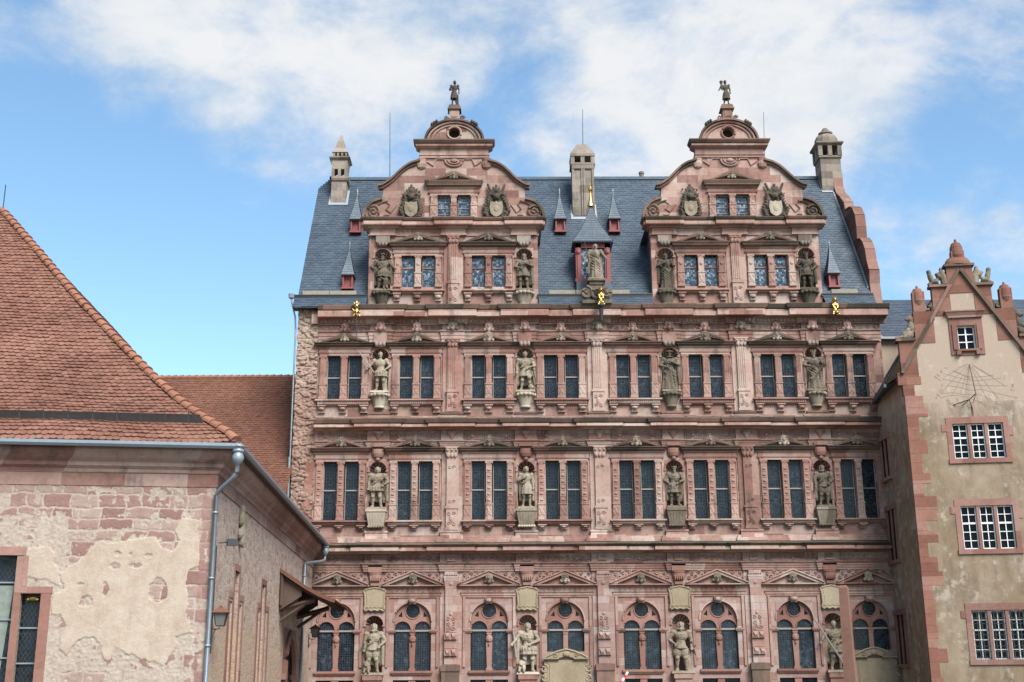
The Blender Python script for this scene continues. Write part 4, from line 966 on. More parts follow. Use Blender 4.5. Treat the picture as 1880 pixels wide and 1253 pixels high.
# large middle dormer
x, y = 4.90, .95
mb = MB().box(x-.90, x-.62, y-.5, y+1.6, 23.5, 25.75).box(x+.62, x+.90, y-.5, y+1.6, 23.5, 25.75).box(x-.90, x+.90, y-.5, y-.3, 25.5, 25.78).box(x-.95, x+.95, y-.58, y-.2, 23.62, 23.78).box(x-.06, x+.06, y-.46, y-.3, 23.7, 25.5)
for s in (-1, 1): mb.box(x+s*.76-.06, x+s*.76+.06, y-.56, y-.50, 23.78, 25.5).ball((x+s*.76, y-.55, 25.25), (.11, .08, .14), 8, 5)
o = put('roof_dormer', mb, M['redpaint'], pal); tag(o, 'large red dormer with a flared slate spire and gilded finial')
for s in (-1, 1): inst('pane', MB().box(-.27, .27, 0, .02, 0, 1.75).mesh('pane', M['glass_painted_sky']), o, (x+s*.335, y-.36, 23.78))
sp = spire(MB(), x, y+.1, 25.8, 28.35, 1.02, .82, .60); spire_tiles(sp, x, y+.1, 25.8, 28.35, 1.02, .82, .60, .15, .2); sp.box(x-1.07, x+1.07, y-.73, y+.95, 25.74, 25.80)
inst('spire', sp.mesh('spire', M['slate2b']), o)
inst('finial', MB().lathe([(.20, -.25), (.10, .1), (.05, .5), (.05, .62), (.11, .68), (.13, .78), (.08, .88), (.02, .95), (.015, 1.15)], (x, y+.1, 28.3), 10).mesh('finial', M['gold']), o)
put('dormer_foot', MB().box(4.0, 5.8, .35, .8, 23.1, 23.62), M['slate2'], pal)
# ================================================================== STATUES
ARM = {'hip': ((.50, .0, 1.30), (.28, -.16, 1.10)), 'down': ((.38, .0, 1.28), (.37, -.12, .98)), 'chest': ((.42, -.06, 1.30), (.08, -.24, 1.40)),
       'belt': ((.44, -.03, 1.28), (.14, -.24, 1.14)), 'fwd': ((.41, -.08, 1.29), (.42, -.32, 1.20)), 'out': ((.45, -.04, 1.36), (.58, -.18, 1.16)), 'raise': ((.48, -.06, 1.52), (.46, -.20, 1.84))}
def hand(mb, p, d, s):
    d = d.normalized(); side = d.cross(Vector((0, -1, 0)))
    side = side.normalized() if side.length > .1 else Vector((1, 0, 0)); up = side.cross(d)
    c = p+d*.05
    mb.ball(c, (.05, .04, .05), 8, 6)
    for k, L in enumerate((.075, .09, .085, .065)):
        b = c+side*(k-1.5)*.026+d*.03; m_ = b+d*L*.55+up*.012; mb.cap(b, m_, .016, .014, 6); mb.cap(m_, m_+d*L*.35+up*.04, .014, .011, 6)
    b = c-side*.045*s; mb.cap(b, b+d*.05-side*.03*s+up*.03, .018, .013, 6)
def figure(legs='armor', aL='hip', aR='down', hat='none', beard=False, cloak=True, comp=None, wide=1.0, step=0.0, turn=0.0, seed=1, shirt=.72, hair=False):
    rg = random.Random(seed); mb = MB(); hx = .045*(1 if seed % 2 else -1)
    # legs (in robe too, so that feet show)
    for s in (-1, 1):
        hip = (s*.115+hx, 0, .98); bend = step if s == (1 if seed % 2 else -1) else 0
        kn = (s*.155+hx*.7, -.05-bend*.22, .54+bend*.1); an = (s*.18+hx*.2, .03-bend*.05, .13+bend*.12)
        th, ca = (.135, .095) if legs != 'tunic' else (.12, .085)
        mb.cap(hip, kn, th, ca).cap(kn, an, ca*.92, .058).ball((kn[0], kn[1]+.075, kn[2]-.17), (.075, .075, .14), 10, 6)
        mb.ball((kn[0], kn[1]-.03, kn[2]), (.09, .09, .10), 10, 6)
        ft = (an[0]+s*.05, -.17-bend*.05, .055+bend*.1); mb.cap(an, (an[0], an[1]+.01, .06+bend*.1), .065, .06); mb.cap((an[0], an[1], .055+bend*.1), ft, .06, .05)
        if legs in ('armor', 'breech'): mb.lathe([(.085, 0), (.10, .03), (.085, .06)], (kn[0]*.55+an[0]*.45, kn[1]*.5+an[1]*.5+.01, kn[2]-.12), 10)
        if legs == 'breech': mb.ball((hip[0]*1.15, -.01, .76), (.175, .165, .24), 12, 8)
    # trunk
    mb.ball((hx, 0, 1.0), (.21, .16, .16)).ball((hx*.6, 0, 1.20), (.19, .145, .22)).ball((0, -.01, 1.42), (.265, .185, .23)).ball((0, .03, 1.54), (.27, .13, .11))
    if legs != 'robe': mb.lathe([(.205, -.03), (.225, 0), (.205, .03)], (hx, 0, 1.10), 16, 1, .78)
    if legs in ('armor', 'tunic'):
        mb.lathe([(.33, shirt), (.335, shirt+.02), (.29, .92), (.21, 1.10), (.05, 1.14)], (hx, 0, 0), 36, 1, .82, fold=.055, nf=9, ph=seed)
        if legs == 'armor':
            for k in range(7):
                a = -PI/2+(k-3)*.42; mb.ball((hx+.29*cos(a), .235*sin(a), .93), (.06, .05, .13), 8, 5)
    elif legs == 'breech':
        mb.lathe([(.26, .90), (.275, .93), (.20, 1.1), (.05, 1.16)], (hx, 0, 0), 20, 1, .8, fold=.03, nf=7)
        for k in range(4): mb.ball((0, -.175, 1.18+k*.1), .022, 6, 4)
    else:
        mb.lathe([(.37, .04), (.385, .07), (.34, .35), (.30, .70), (.27, .98), (.20, 1.16), (.05, 1.2)], (hx, 0, 0), 44, 1, .80, fold=.075, nf=8, ph=seed*1.3)
        for k in range(5): mb.cap((-.24+rg.uniform(-.05, .05), -.18, 1.25-k*.16), (.22, -.25, .80-k*.14), .03, .028, 6)
    # arms
    for s, pose in ((-1, aL), (1, aR)):
        e, h = ARM[pose]; S_ = Vector((s*.275, 0, 1.57)); E_ = Vector((s*e[0], e[1], e[2])); H_ = Vector((s*h[0], h[1], h[2]))
        mb.ball(S_+Vector((s*.02, 0, .0)), (.125, .12, .12)).cap(S_, E_, .095 if legs != 'breech' else .115, .075).cap(E_, H_, .072, .045).lathe([(.055, -.02), (.07, 0), (.055, .02)], tuple(H_*.85+E_*.15), 10)
        hand(mb, H_, H_-E_, s)
        if legs == 'armor':
            for k in range(3): mb.ball(S_.lerp(E_, .15+k*.22), (.115-.008*k, .115-.008*k, .045), 10, 5)
    # neck and head
    hd = Vector((.02*turn, -.035, 1.845)); R3 = Matrix.Rotation(turn*.6, 3, 'Z')
    mb.cap((0, 0, 1.60), (0, -.02, 1.74), .075, .065)
    def hb(c, r): mb.ball(hd+R3 @ Vector(c), r, 10, 7)
    hb((0, 0, 0), (.092, .112, .132)); hb((0, -.02, -.075), (.07, .085, .07))
    mb.cap(hd+R3 @ Vector((0, -.108, .025)), hd+R3 @ Vector((0, -.135, -.03)), .016, .024, 6)
    for s in (-1, 1):
        hb((s*.036, -.098, .028), (.026, .018, .014)); hb((s*.04, -.100, .052), (.034, .02, .013)); hb((s*.05, -.078, -.022), (.03, .03, .03)); hb((s*.094, .01, 0), (.016, .03, .036))
    hb((0, -.104, -.066), (.032, .016, .010)); hb((0, -.095, -.105), (.03, .025, .022))
    if beard: hb((0, -.08, -.13), (.07, .055, .09)); hb((0, -.09, -.19), (.05, .045, .09)); hb((0, -.108, -.052), (.055, .018, .012))
    if hair or hat == 'none':
        for k in range(9):
            a = PI*k/8; hb((.095*cos(a), .05+.05*sin(a), .04), (.045, .055, .085)); hb((.10*cos(a), .06*sin(a)+.02, -.06), (.035, .045, .07))
        hb((0, .02, .10), (.09, .10, .055))
    if hat == 'crown':
        for k in range(9): a = 2*PI*k/9; mb.cap(hd+Vector((.10*cos(a), .10*sin(a), .07)), hd+Vector((.125*cos(a), .125*sin(a), .19)), .03, .022, 6)
        mb.lathe([(.105, .05), (.115, .08), (.105, .11)], tuple(hd), 14)
    elif hat == 'cap': mb.lathe([(.06, .07), (.17, .09), (.175, .11), (.12, .13), (.10, .17), (.03, .19)], tuple(hd), 14)
    elif hat == 'helmet': hb((0, .01, .06), (.115, .13, .11)); mb.cap(hd+Vector((0, -.08, .15)), hd+Vector((0, .14, .12)), .03, .04, 8); mb.lathe([(.12, .02), (.135, .04), (.12, .06)], tuple(hd), 14)
    elif hat == 'hood': hb((0, .035, .03), (.125, .125, .15)); hb((0, .06, -.12), (.15, .11, .12))
    elif hat == 'laurel':
        for k in range(12): a = 2*PI*k/12; hb((.105*cos(a), .11*sin(a), .07), (.03, .03, .035))
    if legs == 'breech' or hat == 'cap': mb.lathe([(.10, 0), (.17, .02), (.17, .05), (.10, .07)], (0, -.02, 1.655), 18, fold=.07, nf=9)
    # cloak
    if cloak:
        for k in range(7):
            q = k/6; a = .34*wide+.05*sin(k*1.3+seed)
            for s in (-1, 1): mb.cap((s*(.22+.03*k), .10, 1.55), (s*(a-.03*(6-k)*.3), .12+.03*sin(k), .30+.02*k), .07, .05, 8)
        mb.ball((0, .14, 1.0), (.34*wide, .07, .72)).ball((0, .08, 1.58), (.33*wide, .14, .13))
        sd_ = 1 if seed % 3 else -1
        for k in range(4): mb.cap((sd_*.30, -.03, 1.56-k*.03), (-sd_*(.02+.06*k), -.20, 1.45-.10*k), .045, .03, 8)
        mb.cap((sd_*.36*wide, .02, 1.45), (sd_*.40*wide, .03, .35), .085, .075, 8)
    if comp == 'lion':
        mb.ball((-.22, -.17, .18), (.14, .17, .16)).ball((-.26, -.25, .33), (.12, .12, .13)).ball((-.27, -.36, .30), (.06, .07, .055)).cap((-.32, -.3, .25), (-.34, -.36, .04), .05, .05, 8).cap((-.18, -.32, .22), (-.16, -.38, .04), .05, .05, 8)
        for k in range(8): a = 2*PI*k/8; mb.ball((-.26+.11*cos(a), -.20, .33+.12*sin(a)), .055, 6, 4)
    elif comp == 'helm': mb.ball((.26, -.22, .16), (.13, .14, .15)).cap((.26, -.34, .22), (.26, -.08, .32), .03, .04, 8)
    elif comp == 'child':
        mb.cap((.16, -.25, .22), (.20, -.30, .48), .11, .12).ball((.20, -.32, .68), (.09, .09, .10)).cap((.12, -.26, .18), (.10, -.34, .04), .06, .045, 8).cap((.24, -.26, .18), (.27, -.36, .04), .06, .045, 8).cap((.12, -.34, .5), (-.05, -.34, .62), .045, .035, 8)
    elif comp == 'sheaf':
        mb.ball((-.36, -.12, 1.78), (.14, .13, .15)).cap((-.32, -.14, 1.20), (-.36, -.12, 1.70), .07, .08, 8)
        for k in range(8): a = 2*PI*k/8; mb.ball((-.36+.1*cos(a), -.13+.1*sin(a), 1.82), .06, 6, 4)
    elif comp == 'stump': mb.cap((.26, .05, .05), (.24, .06, .85), .12, .09)
    mb.taper(-.46, .46, -.36, .24, -.10, .02, -.42, .42, -.32, .22)
    return mb
def console(kind):
    if kind == 3:
        mb = MB().lathe([(.24, -.78), (.27, -.74), (.26, -.66), (.33, -.45), (.42, -.20), (.43, -.17)], (0, 0, 0), 24, 1, .80, PI, 2*PI).lathe([(.43, -.18), (.49, -.14), (.50, -.06), (.45, -.02), (.47, -.01), (.1, 0)], (0, 0, 0), 24, 1, .82, PI, 2*PI)
        top = MB()
        for k in range(7): a = PI+PI*(k+.5)/7; top.ball((.47*cos(a), .40*sin(a), -.12), (.10, .09, .10), 8, 5)
        return mb, top
    mb = MB().taper(-.36, .36, -.30, .05, -.82, -.20, -.47, .47, -.42, .05).box(-.50, .50, -.46, .05, -.14, -.02).box(-.46, .46, -.42, .05, -.20, -.14)
    for q in (-.3, -.15, 0, .15, .3): mb.add([(q*.78-.03, -.315, -.78), (q*.78+.03, -.315, -.78), (q+.03, -.435, -.22), (q-.03, -.435, -.22)], [(0, 1, 2, 3)])
    top = MB()
    for k in range(7): top.ball((-.36+.12*k, -.30, -.86), (.08, .08, .07), 8, 5)
    for k in range(3): top.ball((-.36, -.2+.1*k-.1, -.86), (.07, .08, .07), 8, 5)
    return mb, top
CON = {}
for kd in (3, 2):
    a, b_ = console(kd); CON[kd] = (a, b_)
def console_me(kd, mt): return CON[kd][0].mesh('pedestal', M[mt]), CON[kd][1].mesh('leaf_band', M[mt])
GRP = 'carved stone statues on the palace front'
def statue(x, y, z, H, lab, mt, con, prop=None, vox=.017, rz=0, **kw):
    me = remesh(figure(**kw), 'statue', M[mt], vox, .013, 9, kw.get('seed', 1), 0.15)
    o = inst('statue', None, None, (x, y, z)); tag(o, lab, 'statue', GRP); s = H/2.02
    f = inst('figure', me, o, (0, 0, .08*s), rz); f.scale = (s*kw.get('wide', 1), s*.92, s)
    if prop:
        pm = MB()
        if prop[0] == 'spear': pm.tube([prop[1], prop[2]], .034, 6)
        elif prop[0] == 'sword':
            a, b = Vector(prop[1]), Vector(prop[2]); d = (b-a).normalized(); sd_ = d.cross(Vector((0, 1, 0))).normalized()
            pm.tube([a, b], [.035, .015], 6).tube([a-d*.16, a], .022, 6).tube([a-sd_*.13, a+sd_*.13], .022, 6).ball(a-d*.18, .04, 8, 5)
        elif prop[0] == 'shield':
            c = Vector(prop[1]); pm.ball(c, (.22, .06, .32), 14, 8)
        inst(prop[0], pm.mesh(prop[0], M['greywood' if prop[0] == 'spear' else 'statue_d']), f)
    if con:
        p, l = console_me(con, 'weather' if con == 9 else mt); p = inst('pedestal', p, o); inst('leaf_band', l, p)
    return o
YS = -.02
G = [(NX[0]-0, 22.95)]
gx = [GX[0]-3.66, GX[0]+3.66, GX[1]-3.66, GX[1]+3.66]
statue(gx[0], YS, 22.95, 2.0, 'mossy statue in a cap and wide cloak with a child at its knee, left gable', 'statue_d', 3, legs='armor', aL='hip', aR='out', hat='cap', beard=True, cloak=True, comp='child', wide=1.12, seed=1)
statue(gx[1], YS, 22.95, 2.0, 'weathered statue with arms folded over a short tunic and bare legs, left gable', 'statue', 3, legs='tunic', aL='belt', aR='chest', hat='hood', beard=True, cloak=True, wide=1.05, seed=2)
statue(gx[2], YS, 22.95, 2.0, 'long robed statue resting one hand on a tall sword, right gable', 'statue_d', 3, ('sword', (.36, -.30, 1.05), (.30, -.30, .05)), legs='robe', aL='chest', aR='fwd', hat='none', beard=True, cloak=True, seed=3)
statue(gx[3], YS, 22.95, 2.0, 'armoured statue with a crown and elbows out, right gable', 'statue_d', 3, ('sword', (-.34, -.2, 1.05), (-.46, -.24, .3)), legs='armor', aL='hip', aR='hip', hat='crown', beard=True, cloak=True, wide=1.06, seed=4)
statue(NX[0], YS, 17.60, 2.08, 'helmeted statue in a short armour skirt holding a long slanting spear', 'statue_b', 3, ('spear', (-.28, -.30, .92), (-1.02, -.34, 1.95)), legs='armor', aL='out', aR='hip', hat='helmet', cloak=False, comp='stump', shirt=.74, seed=5)
statue(NX[1], YS, 17.60, 2.08, 'statue in a tunic with one knee raised beside a crouching animal', 'statue_b', 3, ('sword', (.36, -.25, 1.0), (.50, -.25, .25)), legs='tunic', aL='down', aR='belt', hat='helmet', cloak=True, comp='helm', step=.9, seed=7, wide=1.08)
statue(NX[2], YS, 17.60, 2.08, 'stout statue in a full length robe with both hands before its chest', 'statue', 3, legs='robe', aL='belt', aR='chest', hat='cap', cloak=True, seed=8, wide=1.06)
statue(NX[3], YS, 17.60, 2.08, 'crowned statue in a robe with a slanting sceptre, third storey', 'statue', 3, ('sword', (.30, -.30, 1.15), (-.20, -.34, .35)), legs='robe', aL='belt', aR='fwd', hat='crown', beard=True, cloak=True, seed=9, wide=1.1)
statue(NX[0], YS, 11.76, 2.06, 'broad pale statue in armour standing nearest the rubble edge, second storey', 'statue_b', 2, ('sword', (.30, -.1, 1.0), (.42, .05, .3)), legs='armor', aL='down', aR='hip', hat='none', cloak=True, wide=1.10, shirt=.8, seed=10)
statue(NX[1], YS, 11.76, 2.06, 'slender young statue in a long open cloak, hand on its chest', 'statue_b', 2, legs='tunic', aL='chest', aR='down', hat='none', hair=True, cloak=True, wide=.92, shirt=.62, seed=11)
statue(NX[2], YS, 11.76, 2.06, 'grey knight statue in a pleated skirt with both hands at its belt', 'statue', 2, ('sword', (.20, -.28, 1.15), (.34, -.3, .2)), legs='armor', aL='hip', aR='belt', hat='laurel', beard=True, cloak=True, shirt=.66, seed=12)
statue(NX[3], YS, 11.76, 2.06, 'knight statue in short puffed breeches, second storey beside the plastered house', 'statue', 2, legs='breech', aL='down', aR='hip', hat='none', beard=True, cloak=True, seed=13)
statue(NX[0], YS, 3.95, 2.32, 'bearded statue in doublet and breeches with a small lion at its feet', 'statue_b', None, ('sword', (-.40, -.14, 1.0), (-.46, .0, .15)), legs='breech', aL='down', aR='hip', hat='none', beard=True, cloak=True, comp='lion', seed=14)
statue(NX[1], YS, 3.95, 2.32, 'bearded statue in a shoulder cape gripping a staff, ground floor', 'statue_b', None, ('spear', (-.46, -.20, .6), (-.58, -.1, 1.75)), legs='armor', aL='out', aR='belt', hat='none', beard=True, cloak=True, comp='lion', shirt=.70, seed=15, wide=1.04)
statue(NX[2], YS, 3.95, 2.32, 'bearded statue in wide breeches and boots with a sash and sword', 'statue_b', None, ('sword', (.42, -.1, 1.0), (.58, .0, .45)), legs='breech', aL='hip', aR='down', hat='none', beard=True, cloak=False, comp='stump', seed=16, wide=1.08)
statue(NX[3], YS, 3.95, 2.32, 'statue holding a long halberd, half hidden behind the tapered red pillar', 'statue_b', None, ('spear', (.32, -.34, .12), (-.86, -.42, 2.05)), legs='armor', aL='out', aR='belt', hat='helmet', cloak=True, seed=17)
# figures standing free on top
statue(GX[0], .1, 33.40, 1.55, 'dark bare legged statue with a hand at its waist on the left gable top', 'statue_d', None, legs='tunic', aL='belt', aR='down', hat='none', hair=True, cloak=False, comp='stump', seed=18, wide=.80, turn=.5, shirt=.55, step=.5)
statue(GX[1], .1, 33.40, 1.55, 'dark draped statue carrying a bundle at its shoulder on top of the right gable', 'statue_d', None, legs='tunic', aL='out', aR='down', hat='none', hair=True, cloak=False, comp='sheaf', seed=19, wide=.82, turn=-.2, shirt=.5, step=.3)
o = statue(4.94, -.50, 23.36, 1.95, 'standing female statue with raised sword in front of the large middle dormer', 'statue', None, ('sword', (-.42, -.24, 1.15), (-.62, -.30, 2.05)), legs='robe', aL='out', aR='out', hat='none', hair=True, cloak=True, seed=21, wide=.95)
mb = MB().box(-.45, .45, -.45, .35, -.12, 0).box(-.36, .36, -.36, .3, -.30, -.12).taper(-.40, .40, -.36, .3, -.78, -.30, -.30, .30, -.3, .3).box(-.75, .75, -.42, .35, -1.32, -1.14)
for s in (-1, 1):
    mb.spiral(s*.52, -.72, -.30, .30, 1.8, PI/2, s, .13, 22).ball((s*.52, -.34, -.72), (.12, .1, .12), 8, 5).cap((s*.5, -.2, -1.0), (s*.3, -.2, -1.1), .16, .12, 8)
mb.tube([(.24*cos(2*PI*i/16), -.42, -.82+.24*sin(2*PI*i/16)) for i in range(17)], .08, 6).box(-.5, .5, -.2, .3, -1.14, -.4)
p = put('pedestal', mb, M['statue'], o); put('painted_hole', MB().ball((0, -.40, -.82), (.20, .06, .20), 12, 7), M['dark'], p)  # near-black ball paints the shade of a hole in the pedestal

# gilded figures on dark iron spouts along the eaves
def gilt(x, y, z, lab, kind):
    o = inst('gilded_figure', None, None, (x, y, z)); tag(o, lab, 'ornament', 'gilded figures along the eaves')
    mb = MB()
    if kind == 0:      # leafy crowned bust
        mb.ball((0, 0, .28), (.12, .11, .14)).ball((0, -.1, .27), (.04, .05, .05)).cap((0, 0, .40), (0, 0, .58), .06, .02, 8).ball((0, 0, .0), (.15, .13, .16))
        for k in range(7): a = 2*PI*k/7; mb.cap((.08*cos(a), .08*sin(a), -.05), (.22*cos(a), .2*sin(a), .02+.1*sin(k*2)), .05, .03, 6); mb.cap((.08*cos(a), .08*sin(a), .36), (.15*cos(a), .14*sin(a), .48), .035, .02, 6)
        for k in range(5): a = 2*PI*k/5; mb.cap((.05*cos(a), .05*sin(a), -.1), (.18*cos(a), .16*sin(a), -.25), .05, .03, 6)
    else:              # seated lion holding on to the rod
        mb.ball((0, 0, .02), (.16, .17, .22)).ball((0, -.03, .34), (.12, .12, .16)).ball((0, -.05, .60), (.14, .14, .14)).ball((0, -.18, .57), (.07, .08, .06)).ball((.09, -.02, .72), (.04, .03, .05)).ball((-.09, -.02, .72), (.04, .03, .05))
        for s in (-1, 1): mb.cap((s*.13, -.08, .35), (s*.08, -.2, .12), .055, .045, 8).cap((s*.13, -.05, -.05), (s*.14, -.2, -.2), .075, .06, 8)
    inst('figure', remesh(mb, 'gilding', M['gold'], .022), o)
    rp = MB().tube([(0, .02, -.1), (0, .03, -.7), (.03, .12, -1.5)], [.04, .03, .015], 6)
    if kind == 2: rp.cap((0, -.02, -.25), (0, .04, -1.0), .13, .07).ball((0, -.1, -.22), (.14, .16, .13))
    inst('iron_rod', rp.mesh('iron_rod', M['iron']), o)
gilt(-7.20, -.95, 21.62, 'gilded leafy bust on an iron rod under the eaves left of the left gable', 0)
gilt(16.96, -.95, 21.55, 'gilded seated lion on an iron rod under the eaves right of the right gable', 1)
gilt(5.12, -1.12, 22.05, 'gilded figure above a dark spout head under the middle statue', 2)
# ================================================================== HALL ON THE LEFT (local frame: x along the front, y inward)
HC = Vector((-7.977, -25.677, 0)); HA = rad(7.8)
hall = inst('hall_building', None, None, HC, HA)
tag(hall, 'low plastered stone hall with a steep red tiled hip roof and grey gutters', 'hall')
SDR = math.atan2(.9992, -.0399)-HA                 # direction of the side wall in the hall's frame
su = Vector((cos(SDR), sin(SDR), 0)); sn = Vector((sin(SDR), -cos(SDR), 0))      # along the side wall, outward normal
mI = Vector((-1.03544, .8675)); cH, sH = cos(-HA), sin(-HA)
mL = Vector((mI.x*cH-mI.y*sH, mI.x*sH+mI.y*cH, 0))       # inward movement of the corner per metre of inset
SL = 25.0
def plaster_front():
    m, t, b = newmat('flaking_plaster_front'); oc = t.n('ShaderNodeTexCoord').outputs['Object']; x, y, z = t.xyz(oc)
    at = t.n('ShaderNodeSeparateColor', {0: t.n('ShaderNodeVertexColor', layer_name='surf').outputs[0]})
    pm, g, mo = [V(t.t, o) for o in at.outputs[:3]]
    big = t.noise(oc, .8, 6, .62); med = t.noise(oc, 3.2, 6, .65); fin = t.noise(oc, 24, 5, .65); mid = t.noise(oc, 8, 5, .6)
    st = t.ramp(g*.75+med*.45-.12, [(0, (.17, .092, .077)), (.3, (.215, .125, .105)), (.55, (.25, .16, .132)), (.78, (.275, .20, .163)), (1, (.315, .25, .20))])
    mc = t.ramp(mid*.6+big*.5, [(.25, (.225, .175, .135)), (.5, (.30, .24, .19)), (.75, (.37, .31, .25))])
    pl = t.ramp(big*.55+med*.45+mid*.12, [(.25, (.235, .165, .115)), (.42, (.31, .235, .175)), (.6, (.355, .285, .22)), (.8, (.40, .335, .27))])
    c = t.mix((mo*.9+(mid-.5)*.5).step(.25, .75), st, mc)
    c = t.mix(pm.step(.3, .7), c, pl)
    c = t.mix(t.noise(t.mapv(oc, (2, 2, .35)), 1.3, 6, .65).step(.52, .8)*.32, c, (.12, .088, .066))
    c = t.mix(t.noise(t.mapv(oc, (1, 1, 1), (9, 3, 1)), 1.7, 7, .68).step(.60, .72)*.35, c, (.20, .155, .12))
    v = (fin-.5)*.5+1.0; c = t.mix(1.0, c, t.vec(v, v, v), 'MULTIPLY')
    setin(t, b, Base_Color=c, Roughness=.95, Specular_IOR_Level=.2)
    bump(t, b, mid*.5+fin*.45, .55, .03); return m
PLA = [(-3.27, 7.2), (-3.07, 7.38), (-2.64, 7.34), (-2.02, 7.5), (-1.54, 7.52), (-1.35, 7.2), (-1.08, 7.14), (-0.92, 7.43), (-1.03, 7.77), (-0.89, 8.03), (-0.49, 8.03), (-0.36, 7.43), (-0.38, 6.74), (-0.61, 6.63), (-0.67, 6.28), (-0.57, 5.71), (-0.63, 5.48), (-0.4, 4.97), (-0.64, 4.91), (-0.86, 4.85), (-0.76, 4.57), (-1.01, 4.34), (-1.11, 4.11), (-1.49, 4.22), (-1.71, 4.27), (-2.09, 4.42), (-2.42, 4.57), (-2.48, 4.27), (-2.66, 4.25), (-2.78, 4.62), (-2.98, 4.85), (-3.35, 4.77), (-3.64, 4.42), (-3.82, 4.5), (-3.83, 4.85), (-3.72, 5.14), (-3.88, 5.4), (-4.15, 5.45), (-4.15, 5.88), (-3.85, 6.11), (-4.02, 6.51), (-3.82, 6.69), (-3.46, 6.91)]
OCH = [(-4.9, 7.2), (-4.29, 7.2), (-4.08, 6.63), (-3.94, 6.17), (-4.16, 6.28), (-4.33, 6.37), (-4.97, 6.4), (-5.01, 6.91)]
HOLES = [(-1.39, 6.07, .29, .36), (-2.52, 7.03, .10, .08), (-2.57, 6.74, .15, .10), (-2.19, 7.02, .04, .05), (-1.71, 7.03, .12, .06), (-2.06, 6.74, .19, .07), (-3.43, 6.22, .09, .05), (-3.27, 5.77, .21, .16), (-2.79, 6.11, .09, .22)]
def inpoly(x, z, P_):
    r = False; j = len(P_)-1
    for i in range(len(P_)):
        if (P_[i][1] > z) != (P_[j][1] > z) and x < (P_[j][0]-P_[i][0])*(z-P_[i][1])/(P_[j][1]-P_[i][1])+P_[i][0]: r = not r
        j = i
    return r
def front_patch(x0, x1, z0, z1, st, holes):
    rg = random.Random(44); rows = []; z = z1
    while z > z0-.6:
        h = rg.uniform(.26, .44); cuts = []; x = -8+rg.uniform(0, .4)
        while x < .5: cuts.append((x, rg.random())); x += rg.uniform(.38, .95)
        rows.append((z, z-h, cuts)); z -= h
    nx, nz = int((x1-x0)/st), int((z1-z0)/st); mb = MB(); cols = []; nn = noise.noise
    for j in range(nz+1):
        z = z0+(z1-z0)*j/nz
        for i in range(nx+1):
            x = x0+(x1-x0)*i/nx; n1 = nn((x*1.3, z*1.3, 4.0)); n2 = nn((x*4.5, z*4.5, 8.0)); n3 = nn((x*13, z*13, 2.0))
            wx, wz = x+.06*n2+.025*n3, z+.07*nn((x*4.5, z*4.5, 21.0))+.025*n3
            p = inpoly(wx, wz, PLA) or inpoly(wx, wz, OCH)
            if p:
                for hx, hz, rx, rz in HOLES:
                    if ((wx-hx)/rx)**2+((wz-hz)/rz)**2 < .8: p = False; break
            sx, sz = x+.09*n1+.05*n2+.015*n3, z+.09*n1+.055*n2+.015*n3
            for zt, zb, cuts in rows:
                if zb <= sz < zt: break
            k = 0
            while k < len(cuts)-2 and cuts[k+1][0] < sx: k += 1
            e = min(zt-sz, sz-zb, sx-cuts[k][0], cuts[k+1][0]-sx); g = cuts[k][1]
            mo = max(0.0, min(1.0, 1.15-e/.035))
            smear = n1*.9+n2*.9+.45*n3+.5*nn((x*.9, z*.9, 30.0))+.20
            if x < -3.9 and z < 8.1-.25*n1: smear += .75
            if z < 5.1: smear += .62 if not (-3.75 < wx < -2.6 and wz < 3.95) else -.3
            quo = x > -.34+.10*nn((0, z*2.0, 5.0))
            if quo: smear -= .5; g = .15+.35*g; mo *= .6
            elif z > 7.2: smear -= .12
            mo = max(mo, max(0.0, min(1.0, (smear-.18)*3.5)))
            y = -.033-.006*n1-.003*n3 if p else (-.016*(1-mo)+.012*n3*(1 if mo > .5 else .4)-.012*mo*(smear > .25)+.01*n2)
            mb.v.append((x, y, z)); cols.append((1.0 if p else 0.0, g, mo, 1.0))
    w_ = nx+1
    for j in range(nz):
        for i in range(nx):
            cx, cz = x0+(x1-x0)*(i+.5)/nx, z0+(z1-z0)*(j+.5)/nz
            if any(a < cx < b and c < cz < d for a, b, c, d in holes): continue
            mb.f.append((j*w_+i, j*w_+i+1, (j+1)*w_+i+1, (j+1)*w_+i))
    me = mb.mesh('wall', M['plf'], True); ca = me.color_attributes.new('surf', 'FLOAT_COLOR', 'POINT')
    ca.data.foreach_set('color', np.array(cols, dtype=np.float32).ravel()); return me
